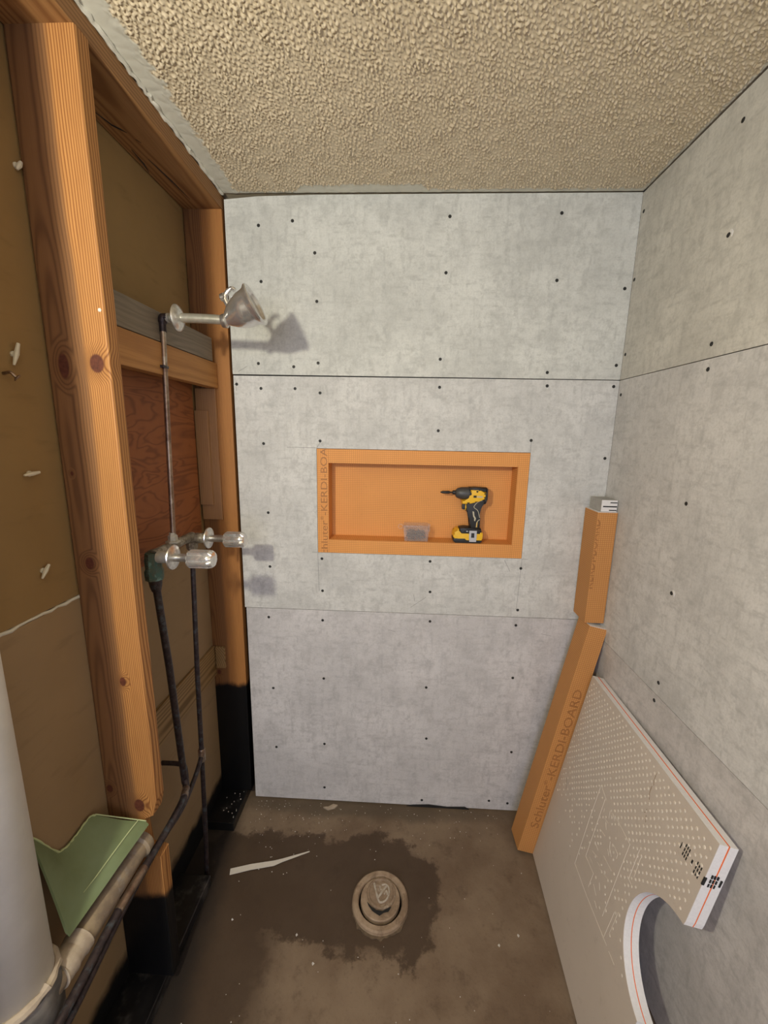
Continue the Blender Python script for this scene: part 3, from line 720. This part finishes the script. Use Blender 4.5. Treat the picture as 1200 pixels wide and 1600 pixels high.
# ------------------------------------------------------------------ shower tray half
def build_tray():
    ex = Vector((-0.05046, -0.99873, 0)).normalized(); ey = Vector((0.2034, -0.0103, 0.979)); ey = (ey-ex*ey.dot(ex)).normalized(); ez = ex.cross(ey)
    m = Matrix((ex, ey, ez)).transposed().to_4x4(); T = 0.040
    m.translation = Vector((1.203, -0.190, 0.0005))+Vector((0, 0, 1))*max(0, -(m.to_3x3() @ Vector((0, 0, -T))).z)
    low = min(0.0, (m.to_3x3() @ Vector((0, 0, -T))).z)
    m.translation.z = 0.001-low
    r = empty('shower_tray', 'half of a beige foam shower tray with drain cutout leaning on the right wall', 'shower tray', mat=m)
    cxy, rad = (0.622, 0.437), 0.152
    a0 = math.atan2(0.588-cxy[1], 0.606-cxy[0]); a1 = 2*math.pi+math.atan2(0.286-cxy[1], 0.610-cxy[0])
    arc = [(cxy[0]+rad*math.cos(a), cxy[1]+rad*math.sin(a)) for a in np.linspace(a0, a1, 40)]
    def outline(g=0.0):
        return [(0, 0), (-0.046, 0.786), (0.599, 0.806), (0.607, 0.60)]+arc+[(0.612, 0.0)]
    P = outline()
    def slab(t0, t1, grow=0.0):
        bm = NB()
        if grow:
            c = Vector((0.3, 0.4))
            pts = [(u+grow*(1 if u > 0.5 and v > 0.61 else 0), v+grow*(1 if v > 0.7 else 0)) for u, v in P]
        else: pts = P
        A = [bm.verts.new((u, v, t0)) for u, v in pts]; B = [bm.verts.new((u, v, t1)) for u, v in pts]
        for k in range(len(pts)): bm.faces.new((A[k], B[k], B[(k+1) % len(pts)], A[(k+1) % len(pts)]))
        fa = bm.faces.new(A); fb = bm.faces.new(list(reversed(B)))
        bmesh.ops.triangulate(bm, faces=[fa, fb])
        return bm
    fl = obj('foam_layer', slab(0.0, -0.019), M['tray_foam'], r, world=False, label='white foam layer in front')
    obj('membrane', slab(-0.019, -0.0215, 0.0008), M['red_line'], r, world=False, label='orange membrane between the foam layers')
    obj('foam_layer', slab(-0.0215, -T), M['tray_foam'], r, world=False, label='white foam layer behind')
    obj('face_skin', slab(0.0012, 0.0), M['tray'], r, world=False, label='beige printed face skin')
    # raised dots
    random.seed(5); bm = NB()
    def dome(u, v, rr, h):
        rg = []
        for (q, z) in ((1.0, 0.0012), (0.7, 0.0012+h*.8)):
            rg.append([bm.verts.new((u+rr*q*math.cos(k*math.pi/4), v+rr*q*math.sin(k*math.pi/4), z)) for k in range(8)])
        for k in range(8): bm.faces.new((rg[0][k], rg[0][(k+1) % 8], rg[1][(k+1) % 8], rg[1][k]))
        bm.faces.new(rg[1])
    row = 0; v = 0.23
    while v < 0.79:
        u = -0.03+(0.011 if row % 2 else 0)
        while u < 0.59:
            ins = (u > 0.008-0.058*v and v < 0.775+0.03*u and (u-cxy[0])**2+(v-cxy[1])**2 > (rad+.012)**2)
            logo = 0.20 < u < 0.41 and 0.255 < v < 0.56
            fade = random.random() < min(1, max(0, (v-0.25)/0.22))*(0.97 if not logo else 0.35)
            if ins and fade: dome(u+random.uniform(-.001, .001), v+random.uniform(-.001, .001), random.uniform(.0032, .0046), random.uniform(.0007, .0014))
            u += 0.022
        v += 0.0125; row += 1
    o = obj('raised_dots', bm, M['tray_relief'], r, True, world=False); o['kind'] = 'stuff'
    bm = NB()
    for L in [[(0.208, 0.554), (0.218, 0.409), (0.232, 0.261), (0.332, 0.263), (0.441, 0.272), (0.459, 0.274)], [(0.318, 0.548), (0.396, 0.549), (0.399, 0.467), (0.408, 0.304)], [(0.247, 0.54), (0.256, 0.43), (0.263, 0.334), (0.319, 0.338), (0.321, 0.288)], [(0.208, 0.554), (0.254, 0.543)], [(0.43, 0.574), (0.436, 0.481), (0.45, 0.481)], [(0.438, 0.366), (0.439, 0.274)], [(0.471, 0.274), (0.502, 0.277)]]:
        sweep(bm, [(u, v, 0.0012) for u, v in L], 0.0008, 6)
    for L in [[(0.442, 0.57), (0.448, 0.503)], [(0.449, 0.381), (0.45, 0.302)], [(0.266, 0.497), (0.296, 0.503)], [(0.297, 0.543), (0.315, 0.535)], [(0.283, 0.497), (0.299, 0.482)], [(0.281, 0.459), (0.304, 0.464)], [(0.33, 0.476), (0.337, 0.46), (0.356, 0.451)], [(0.348, 0.484), (0.372, 0.483), (0.374, 0.47)], [(0.279, 0.376), (0.308, 0.388)], [(0.328, 0.42), (0.375, 0.425)], [(0.334, 0.378), (0.377, 0.395)], [(0.28, 0.351), (0.302, 0.354)], [(0.316, 0.378), (0.33, 0.383)], [(0.335, 0.319), (0.36, 0.31)], [(0.352, 0.349), (0.365, 0.337)], [(0.284, 0.407), (0.301, 0.404)], [(0.332, 0.45), (0.346, 0.443)], [(0.363, 0.294), (0.38, 0.29)], [(0.259, 0.518), (0.262, 0.508)], [(0.284, 0.537), (0.291, 0.516)]]:
        sweep(bm, [(u, v, 0.0011) for u, v in L], 0.0007, 6)
    obj('embossed_emblem', bm, M['tray_relief'], r, True, world=False, label='embossed rectangular emblem')
    bm = NB()
    def bars(u, v0, v1, wd):
        box(bm, (u-wd, v0, 0.0012), (u+wd, v1, 0.0016))
    bars(0.526, 0.703, 0.719, .0013)
    for u in (0.5375, 0.5435, 0.5495):
        for k in range(3): bars(u, 0.697+k*0.0115, 0.7055+k*0.0115, .0014)
    bars(0.5645, 0.702, 0.717, .002)
    for u in (0.577, 0.583, 0.589):
        for k in range(3): bars(u, 0.697+k*0.0115, 0.7055+k*0.0115, .0014)
    # the print runs on round the near cut edge
    def eb(t, v0, v1, wd):
        uu = 0.6030
        box(bm, (uu-.002, v0, t-wd), (uu+.0012, v1, t+wd))
    eb(-0.0005, 0.700, 0.720, .0025)
    for t in (-0.012, -0.018, -0.0245):
        for k in range(3): eb(t, 0.698+k*0.0115, 0.7065+k*0.0115, .0015)
    eb(-0.034, 0.705, 0.722, .0018)
    obj('printed_bar', bm, M['black_print'], r, world=False)['kind'] = 'stuff'
    for L in ([(0.383, 0.775), (0.384, 0.752), (0.39, 0.742)], [(0.385, 0.735), (0.387, 0.715), (0.395, 0.70)], [(0.40, 0.675), (0.398, 0.66)], [(0.405, 0.66), (0.413, 0.645)], [(0.028, 0.40), (0.05, 0.372)]):
        obj('scuff_mark', sweep(NB(), [(u, v, 0.0006) for u, v in L], 0.0012, 5), M['drain_cap'], r, world=False)
build_tray()

# ------------------------------------------------------------------ floor drain
def build_drain():
    c = Vector((0.603, -0.390, 0))
    r = empty('floor_drain', 'round dirty floor drain with stepped rings in the concrete floor', 'drain', tuple(c))
    obj('clamp_ring', lathe(NB(), c, (0, 0, 1), [(0.0, 0.101), (0.012, 0.099), (0.0165, 0.094), (0.0165, 0.080), (0.013, 0.077), (0.004, 0.076), (0.0, 0.076)], 48), M['drain'], r, True)
    obj('inner_ring', lathe(NB(), c+Vector((0, 0.004, 0)), (0, 0, 1), [(0.0, 0.071), (0.013, 0.070), (0.015, 0.067), (0.014, 0.060), (0.0125, 0.050), (0.012, 0.001)], 44), M['drain'], r, True)
    c2 = c+Vector((0.003, 0.020, 0))
    cap = obj('cap', lathe(NB(), c2, (0, 0, 1), [(0.0, 0.052), (0.017, 0.0515), (0.019, 0.048), (0.0185, 0.044), (0.0155, 0.042), (0.0155, 0.03), (0.0155, 0.001)], 40), M['drain_cap'], r, True)
    bm = NB(); z = 0.0165
    def L(pts, rr=0.0032): sweep(bm, curve([(c2.x+x, c2.y+y, z) for x, y in pts], 4), rr, 8)
    L([(-0.028, 0.030), (-0.020, 0.006), (-0.012, -0.018)], 0.0042)
    L([(-0.012, -0.018), (0.0, 0.0), (0.016, 0.022)], 0.0042)
    L([(0.0, 0.026), (0.012, 0.028), (0.024, 0.022), (0.028, 0.006), (0.024, -0.012), (0.012, -0.026), (-0.004, -0.030), (-0.012, -0.018)], 0.0034)
    L([(0.010, -0.004), (0.018, 0.008), (0.022, -0.006)], 0.0028)
    L([(-0.006, 0.022), (-0.004, 0.012), (0.002, 0.010)], 0.0028)
    obj('relief_mark', bm, M['drain_mark'], cap, True)
    gap = [(-0.046, -0.020), (-0.030, -0.034), (-0.012, -0.043), (0.010, -0.045), (0.024, -0.038), (0.040, -0.030), (0.030, -0.046), (0.014, -0.050), (0.0, -0.060), (-0.012, -0.054), (-0.026, -0.047), (-0.040, -0.032)]
    obj('broken_gap', prism(NB(), gap, lambda u, v, t: (c.x+u, c.y+v+0.010, t), 0.0145, 0.0155), M['black'], r)
    random.seed(8); pts = []
    for k in range(26):
        a = math.pi*1.05+k*math.pi*0.9/25; q = 0.100+random.uniform(.004, .017)*math.sin((k/25)*math.pi)
        pts.append((c.x+q*math.cos(a), c.y+q*math.sin(a)))
    pts += [(c.x+0.096*math.cos(a), c.y+0.096*math.sin(a)) for a in np.linspace(math.pi*1.95, math.pi*1.05, 14)]
    obj('mortar_collar', prism(NB(), pts, lambda u, v, t: (u, v, t), 0.0, 0.003), M['floor_grime'], r)
build_drain()

# ------------------------------------------------------------------ shower head and arm
def build_shower_head():
    y = -0.345
    r = empty('wall_shower', 'chrome bell shower head on a pale pipe arm from the wall', 'shower head', (0.0, y, 1.95))
    obj('shower_arm', sweep(NB(), curve([(-0.026, y, 1.953), (0.0, y, 1.953), (0.05, y, 1.952), (0.10, y, 1.950), (0.125, y, 1.948)], 5), 0.0125, 18), M['arm'], r, True)
    obj('flange', lathe(NB(), (-0.006, y, 1.953), (1, 0, 0), [(0, 0.034), (0.002, 0.036), (0.006, 0.034), (0.012, 0.022), (0.016, 0.0135)], 32), M['chrome_dull'], r, True)
    obj('arm_nipple', lathe(NB(), (-0.035, y, 1.953), (1, 0, 0), [(0, 0.012), (0.006, 0.0125), (0.008, 0.0105), (0.024, 0.0105)], 14), M['limed'], r, True)
    d = Vector((0.88, 0.0, 0.43)).normalized(); p = Vector((0.130, y, 1.945))
    obj('collar', lathe(NB(), p-Vector((0.006, 0, 0)), (1, 0, 0.1), [(0, 0.017), (0.004, 0.0185), (0.012, 0.0185), (0.016, 0.015)], 24), M['chrome_dull'], r, True)
    bell = obj('bell', lathe(NB(), p+d*0.004, d, [(h*0.93, q*0.95) for h, q in [(0, 0.0155), (0.006, 0.0175), (0.014, 0.0235), (0.026, 0.0325), (0.040, 0.0405), (0.055, 0.0465), (0.070, 0.0495), (0.084, 0.0505), (0.092, 0.0525), (0.097, 0.0565), (0.101, 0.0595), (0.105, 0.060), (0.1075, 0.057), (0.106, 0.048), (0.098, 0.043), (0.098, 0.001)]], 64), M['chrome'], r, True)
    q = p+d*0.026+Vector((-0.020, 0.004, 0.044))
    lv = sweep(NB(), curve([q+Vector((0.014, 0, -0.022)), q+Vector((0.0, 0, 0.004)), q+Vector((0.006, 0, 0.020)), q+Vector((0.020, 0, 0.031)), q+Vector((0.030, 0, 0.026))], 5), [0.0075]*8+[0.0065]*5+[0.0055]*8, 12)
    obj('lever', lv, M['chrome'], bell, True)
    obj('lever_knob', lathe(NB(), q+Vector((-0.014, 0, 0.006)), (1, 0, 0.25), [(0, 0.005), (0.003, 0.010), (0.013, 0.011), (0.017, 0.006)], 16), M['chrome_dull'], bell, True)
build_shower_head()

# ------------------------------------------------------------------ faucet, riser, supply pipes
def build_faucet():
    r = empty('shower_faucet', 'old two handle bronze shower faucet with copper pipes in the stud bay', 'faucet', (-0.055, -0.37, 1.29))
    X = -0.056; yf, yr, Z = -0.475, -0.262, 1.291
    ym = -0.375
    body = sweep(NB(), curve([(X, yf, Z), (X+.002, yf+.045, Z+.006), (X, ym, Z+.003), (X+.002, yr-.045, Z+.006), (X, yr, Z)], 5), [0.021, 0.020, 0.017, 0.015, 0.0145]+[0.0145]*12+[0.015, 0.017, 0.019, 0.020], 16)
    bd = obj('valve_body', body, M['valve'], r, True)
    obj('riser_pipe', sweep(NB(), [(-0.052, ym, 1.30), (-0.050, -0.362, 1.60), (-0.046, -0.349, 1.925)], 0.0075, 14), M['copper_pale'], r, True)
    obj('riser_nut', lathe(NB(), (-0.053, ym, 1.303), (0, 0, 1), [(0, 0.017), (0.004, 0.021), (0.008, 0.021), (0.010, 0.014), (0.024, 0.0135), (0.027, 0.010), (0.034, 0.009)], 6), M['limed'], r)
    obj('wall_elbow', sweep(NB(), curve([(-0.046, -0.349, 1.915), (-0.046, -0.348, 1.94), (-0.042, -0.3475, 1.953), (-0.030, -0.346, 1.953)], 5), [0.0095]*5+[0.0125]*6+[0.011]*5, 14), M['copper_dark'], r, True, label='blackened elbow fitting under the arm')
    obj('pipe_strap', bbox((-0.060, -0.372, 1.815), (-0.040, -0.345, 1.823), 0.001), M['copper_dark'], r)
    def handle(yc, xs, xe, rr, vd):
        h = empty_part('valve_handle', r)
        obj('stem_sleeve', lathe(NB(), (X+.016, yc, Z), (1, 0, 0), [(0, 0.0175), (0.018, 0.0165), (0.030, 0.0165), (0.034, 0.012)], 20), M['limed' if vd else 'valve'], h, True)
        es = lathe(NB(), (0.0, yc, Z+.001), (1, 0, 0), [(0, 0.0335), (0.002, 0.0355), (0.005, 0.0345), (0.008, 0.027), (0.009, 0.013)], 32)
        obj('escutcheon', es, M['chrome_dull'], h, True)
        obj('bonnet', lathe(NB(), (0.006, yc, Z), (1, 0, 0), [(0, 0.0115), (xs-0.006, 0.0122), (xs-.002, 0.0135)], 22), M['chrome_dull'], h, True)
        # fluted knob
        bm = NB(); rings = []; seg = 64
        L = xe-xs
        for t, q in ((0.0, 0.62), (0.05, 0.9), (0.12, 1.0), (0.80, 1.0), (0.92, 0.95), (0.985, 0.80), (1.0, 0.55)):
            rg = []
            for k in range(seg):
                a = 2*math.pi*k/seg; fl = 1-0.20*max(0, math.cos(8*a))**2*(1 if 0.04 < t < 0.95 else 0.3)
                rg.append(bm.verts.new((xs+t*L, yc+rr*q*fl*math.cos(a), Z-.002+rr*q*fl*math.sin(a))))
            rings.append(rg)
        for a, b in zip(rings, rings[1:]):
            for k in range(seg): bm.faces.new((a[k], a[(k+1) % seg], b[(k+1) % seg], b[k]))
        bm.faces.new(rings[0]); bm.faces.new(list(reversed(rings[-1])))
        obj('knob', bm, M['acrylic'], h, True, label='fluted clear and chrome knob')
        return h
    def empty_part(nm, par):
        e = bpy.data.objects.new(nm, None); COL.objects.link(e); e.parent = par; e.empty_display_size = 0.02
        return e
    handle(yf, 0.046, 0.120, 0.0265, True)
    handle(yr, 0.056, 0.126, 0.0265, False)
    # hot (near) and cold (far) supply
    tee = lathe(NB(), (X, yf, Z+.012), (0, 0, -1), [(0, 0.020), (0.020, 0.0225), (0.045, 0.022), (0.052, 0.0255), (0.078, 0.0245), (0.080, 0.018)], 8)
    obj('union_nut', tee, M['verdigris'], r, True, label='green corroded union nut')
    obj('coupling', lathe(NB(), (X, yf+.001, Z-.066), (0, 0.05, -1), [(0, 0.0185), (0.020, 0.0165), (0.036, 0.0125)], 14), M['copper_dark'], r, True)
    obj('supply_pipe', sweep(NB(), [(X, yf+.002, Z-.08), (X+.001, -0.447, 0.93), (X, -0.418, 0.490)], 0.0105, 14), M['copper_dark'], r, True)
    obj('union_nut', lathe(NB(), (X, yr, Z+.008), (0, 0, -1), [(0, 0.019), (0.03, 0.02), (0.045, 0.018), (0.050, 0.0115)], 8), M['valve'], r, True)
    obj('supply_pipe', sweep(NB(), [(X, yr-.001, Z-.03), (-0.055, -0.293, 0.80), (-0.054, -0.306, 0.50), (-0.054, -0.322, 0.16), (-0.054, -0.335, 0.002)], 0.0082, 14), M['copper_dark'], r, True)
    obj('tee_fitting', lathe(NB(), (-0.054, -0.305, 0.52), (0, -0.04, -1), [(0, 0.0105), (0.004, 0.0125), (0.046, 0.0125), (0.05, 0.0105)], 14), M['copper_pale'], r, True)
    obj('stub_pipe', sweep(NB(), curve([(-0.138, -0.405, 0.548), (-0.085, -0.405, 0.548), (-0.064, -0.407, 0.543), (-0.056, -0.412, 0.520), (-0.052, -0.418, 0.480), (-0.046, -0.424, 0.462)], 5), [0.0075]*8+[0.0095]*18, 12), M['copper_dark'], r, True)
    obj('branch_pipe', sweep(NB(), curve([(-0.054, -0.309, 0.492), (-0.046, -0.36, 0.476), (-0.038, -0.43, 0.462), (-0.031, -0.50, 0.462), (-0.028, -0.60, 0.475), (-0.018, -0.78, 0.480), (-0.005, -0.98, 0.464), (-0.006, -1.22, 0.455)], 4), 0.0078, 12), M['copper_dark'], r, True)
    obj('branch_pipe', sweep(NB(), curve([(-0.054, -0.418, 0.502), (-0.044, -0.434, 0.488), (-0.028, -0.470, 0.494), (-0.016, -0.56, 0.503), (-0.012, -0.66, 0.507), (-0.012, -0.80, 0.510), (-0.004, -0.98, 0.498), (-0.004, -1.22, 0.49)], 4), [0.0105]*10+[0.0095]*19, 12), M['copper_dark'], r, True)
    obj('coupling', sweep(NB(), [(-0.040, -0.441, 0.4885), (-0.026, -0.478, 0.4955)], 0.0122, 12), M['copper_pale'], r, True)
    obj('branch_sleeve', sweep(NB(), [(-0.0125, -0.70, 0.5082), (-0.012, -0.80, 0.510)], 0.0108, 12), M['copper_pale'], r, True)
build_faucet()

# ------------------------------------------------------------------ vent and drain pipe in the front bay
def build_drainage():
    vx, vy, vr = -0.0815, -0.974, 0.0565
    r = empty('vent_pipe', 'thick white vertical vent pipe with a rusty drain arm in the left foreground', 'pipe', (vx, vy, 0.0))
    obj('pipe', sweep(NB(), [(vx, vy, 0.565), (vx, vy, 1.4), (vx, vy, 2.391)], vr, 48), M['pvc'], r, 'all')
    random.seed(3); bm = NB(); pts = []; rd = []
    for k in range(29):
        a = 2*math.pi*k/28; pts.append((vx+(vr+.002)*math.cos(a), vy+(vr+.002)*math.sin(a), 0.572+0.006*math.cos(a-0.4)+random.uniform(-.003, .003))); rd.append(random.uniform(.006, .011))
    sweep(bm, pts, rd, 8)
    obj('joint_putty', bm, M['putty'], r, True)
    hub = NB(); seg = 60; rings = []
    for z, q in ((0.565, 1.08), (0.557, 1.14), (0.53, 1.12), (0.48, 1.10), (0.42, 1.10), (0.30, 1.10)):
        rg = []
        for k in range(seg):
            a = 2*math.pi*k/seg; f = q*(1+0.02*math.sin(9*a+z*40)*(1 if z < 0.56 else 0.2))
            rg.append(hub.verts.new((max(vx+vr*f*math.cos(a), -0.139), vy+vr*f*math.sin(a), z)))
        rings.append(rg)
    for a, b in zip(rings, rings[1:]):
        for k in range(seg): hub.faces.new((a[k], a[(k+1) % seg], b[(k+1) % seg], b[k]))
    hub.faces.new(rings[0]); hub.faces.new(rings[-1])
    obj('wrapped_hub', hub, M['rubber'], r, True, label='wrinkled dark grey wrapped hub')
    obj('stand_pipe', sweep(NB(), [(vx, vy, 0.0), (vx, vy, 0.301)], 0.05, 24), M['rubber'], r, True)
    d = r
    obj('drain_arm', sweep(NB(), [(-0.048, -0.655, 0.532), (-0.046, -0.80, 0.530), (-0.050, -0.960, 0.526)], 0.0275, 26), M['galv'], d, True)
    obj('end_collar', lathe(NB(), (-0.048, -0.6475, 0.532), (0, -1, 0), [(0, 0.026), (0.003, 0.034), (0.022, 0.035), (0.027, 0.028)], 26), M['galv'], d, True)
    bm = NB(); random.seed(9)
    sweep(bm, [(-0.047, -0.868-k*0.006, 0.53+random.uniform(-.001, .001)) for k in range(12)], [0.0285+random.uniform(0, .004) for k in range(12)], 20)
    obj('joint_putty', bm, M['putty'], d, True)
build_drainage()

def build_green_scrap():
    r = empty('drywall_scrap', 'torn green drywall scrap leaning behind the rusty drain pipe', 'drywall scrap', (-0.04, -0.8, 0.56))
    bot = [(-0.030, -0.652, 0.600), (-0.032, -0.685, 0.600), (-0.035, -0.722, 0.599), (-0.038, -0.760, 0.598), (-0.040, -0.80, 0.597), (-0.043, -0.84, 0.596), (-0.045, -0.87, 0.5955), (-0.047, -0.90, 0.595)]
    top = [(-0.1265, -0.700, 0.668), (-0.132, -0.712, 0.674), (-0.1345, -0.734, 0.671), (-0.1345, -0.760, 0.668), (-0.1345, -0.784, 0.669), (-0.136, -0.805, 0.680), (-0.1365, -0.832, 0.735), (-0.1365, -0.862, 0.795)]
    T = Vector((0.008, 0, -0.010)); n = 10
    bm = NB()
    def grid(off):
        return [[bm.verts.new(Vector(b).lerp(Vector(t), k/n)+off+Vector((0.004, 0, -0.006))*math.sin(math.pi*k/n)) for k in range(n+1)] for b, t in zip(bot, top)]
    A = grid(Vector()); B = grid(-T*-1)
    for G in (A, B):
        for i in range(len(G)-1):
            for k in range(n): bm.faces.new((G[i][k], G[i+1][k], G[i+1][k+1], G[i][k+1]))
    m = len(A)-1
    for i in range(m):
        for k in (0, n): bm.faces.new((A[i][k], A[i+1][k], B[i+1][k], B[i][k]))
    for k in range(n):
        for i in (0, m): bm.faces.new((A[i][k], A[i][k+1], B[i][k+1], B[i][k]))
    obj('sheet', bm, M['green'], r, True)
    random.seed(6); pts = [Vector(t)+Vector((0.002, 0, -0.001)) for t in top]; pts = curve(pts, 4)
    obj('torn_edge', sweep(NB(), [(p.x+random.uniform(-.001, .001), p.y, p.z+random.uniform(-.0015, .0015)) for p in pts], [random.uniform(.0014, .003) for p in pts], 6), M['green_edge'], r, True, label='pale torn edge')
    cr = [Vector(b).lerp(Vector(t), 0.16)+Vector((0.001, 0, 0.0006)) for b, t in zip(bot, top)]
    obj('edge_crease', sweep(NB(), cr[:6], [0.0016]*5+[0.0005], 6), M['green_edge'], r, True)
    obj('edge_crease', sweep(NB(), [Vector(bot[0]).lerp(Vector(top[0]), k/6)+Vector((0.001, 0, 0.001)) for k in range(7)], 0.0014, 6), M['green_edge'], r, True)
build_green_scrap()

# ------------------------------------------------------------------ small things
def build_small():
    # bent white strip on the floor
    P = [(0.029, -0.322), (0.10, -0.303), (0.185, -0.283), (0.215, -0.272), (0.26, -0.252), (0.312, -0.229)]; wd = [0.011, 0.0105, 0.0095, 0.006, 0.004, 0.0015]
    zz = [0.001, 0.004, 0.003, 0.005, 0.003, 0.001]
    bm = NB(); rows = []
    for i, (x, y) in enumerate(P):
        a = Vector(P[max(0, i-1)]); b = Vector(P[min(len(P)-1, i+1)]); t = (b-a).normalized(); q = Vector((-t.y, t.x))*wd[i]
        rows.append([bm.verts.new((x+s*q.x, y+s*q.y, zz[i]+h)) for s, h in ((-1, 0), (1, 0), (1, .0022), (-1, .0022))])
    for a, b in zip(rows, rows[1:]):
        for k in range(4): bm.faces.new((a[k], a[(k+1) % 4], b[(k+1) % 4], b[k]))
    bm.faces.new(rows[0]); bm.faces.new(rows[-1])
    o = obj('paper_strip', bm, M['tape']); tag(o, 'thin bent white strip lying on the dark concrete floor', 'strip')
    # flat chip at the foot of the back wall
    o = obj('plaster_chip', prism(NB(), [(0.330, -0.036), (0.352, -0.032), (0.372, -0.018), (0.392, -0.022), (0.380, -0.036), (0.352, -0.046)], lambda u, v, t: (u, v, t), 0.0004, 0.007), M['putty'])
    tag(o, 'pale plaster chip on the floor by the back wall', 'chip')
    # crumbs
    random.seed(21); bm = NB()
    def crumb(x, y, s):
        vs = [bm.verts.new((x+s*random.uniform(.5, 1)*math.cos(a), y+s*random.uniform(.5, 1)*math.sin(a), 0.0003)) for a in (0, 1.6, 3.1, 4.7)]
        t = bm.verts.new((x, y, 0.0003+s*1.1))
        for k in range(4): bm.faces.new((vs[k], vs[(k+1) % 4], t))
        bm.faces.new(vs)
    for k in range(75): crumb(random.uniform(0.03, 0.36), -abs(random.gauss(0.07, 0.07))-.01, random.uniform(.0012, .0032))
    for k in range(60): crumb(random.uniform(0.35, 1.1), -abs(random.gauss(0.05, 0.06))-.01, random.uniform(.0012, .0032))
    for k in range(55): crumb(random.uniform(0.05, 1.15), random.uniform(-0.75, -0.1), random.uniform(.0012, .003))
    for x, y in ((0.33, -0.50), (0.40, -0.57), (0.10, -0.47), (1.0, -0.49), (1.07, -0.46)): crumb(x, y, 0.006)
    o = obj('plaster_crumbs', bm, M['crumb']); tag(o, 'white plaster crumbs scattered over the brown concrete floor', 'debris'); o['kind'] = 'stuff'
    # crumbs on the black plate
    bm = NB()
    def crumb2(x, y, z, s):
        lathe(bm, (x, y, z), (0, 0, 1), [(0, s), (s*.7, s*.8), (s, s*.3)], 5)
    for k in range(16): crumb2(random.uniform(-.10, -.03), random.uniform(-.15, -.012), 0.0402, random.uniform(.0012, .003))
    o = obj('plate_crumbs', bm, M['crumb']); tag(o, 'white crumbs lying on the black sole plate in the corner', 'debris'); o['kind'] = 'stuff'
    # broken plastic anchors in the drywall
    def anchor(y, z, ang, L, lab, bent=0.0):
        a = empty('wall_anchor', lab, 'wall anchor', (-0.143, y, z), 'broken plastic anchors left of the stud')
        d = Vector((0, math.cos(ang), math.sin(ang)))
        p0 = Vector((-0.1405, y, z)); pts = [p0-d*L*0.5+Vector((0.004, 0, 0)), p0+Vector((0.0055, 0, 0)), p0+d*L*0.5+Vector((0.006, 0, -bent))]
        obj('sleeve', sweep(NB(), pts, [0.0022, 0.0048, 0.0030], 7), M['white_plastic'], a, True)
        obj('collar', lathe(NB(), (-0.1432, y, z), (1, 0, 0), [(0, 0.006), (0.003, 0.0062), (0.004, 0.003)], 9), M['white_plastic'], a, True)
    anchor(-0.722, 1.786, 1.25, 0.046, 'white plastic anchor slanting out of the drywall beside the big knots')
    anchor(-0.726, 1.548, 0.1, 0.034, 'white plastic anchor sticking sideways from the drywall at mid height')
    anchor(-0.728, 1.336, 1.0, 0.036, 'white plastic anchor just above the drywall joint', 0.004)
    anchor(-0.655, 2.152, 1.1, 0.020, 'small white plastic anchor near the top of the stud')
    a = empty('rusty_screw', 'bent rusty screw in the drywall below the highest long anchor', 'screw', (-0.143, -0.748, 1.746))
    obj('shank', sweep(NB(), curve([(-0.1435, -0.748, 1.746), (-0.128, -0.748, 1.748), (-0.122, -0.744, 1.740)], 4), 0.003, 7), M['copper_pale'], a, True)
    obj('head', lathe(NB(), (-0.122, -0.744, 1.740), (0.5, 0.5, -0.6), [(0, 0.004), (0.002, 0.008), (0.004, 0.007)], 10), M['copper_pale'], a, True)
    # paint drip on the stud and corner shim
    o = obj('putty_dab', lathe(NB(), (-0.010, -0.6452, 1.890), (0, -1, 0), [(0, 0.0042), (0.0012, 0.003), (0.002, 0.001)], 6), M['gypsum'])
    tag(o, 'tiny white putty dab on the stud edge above the knots', 'putty dab')
build_small()
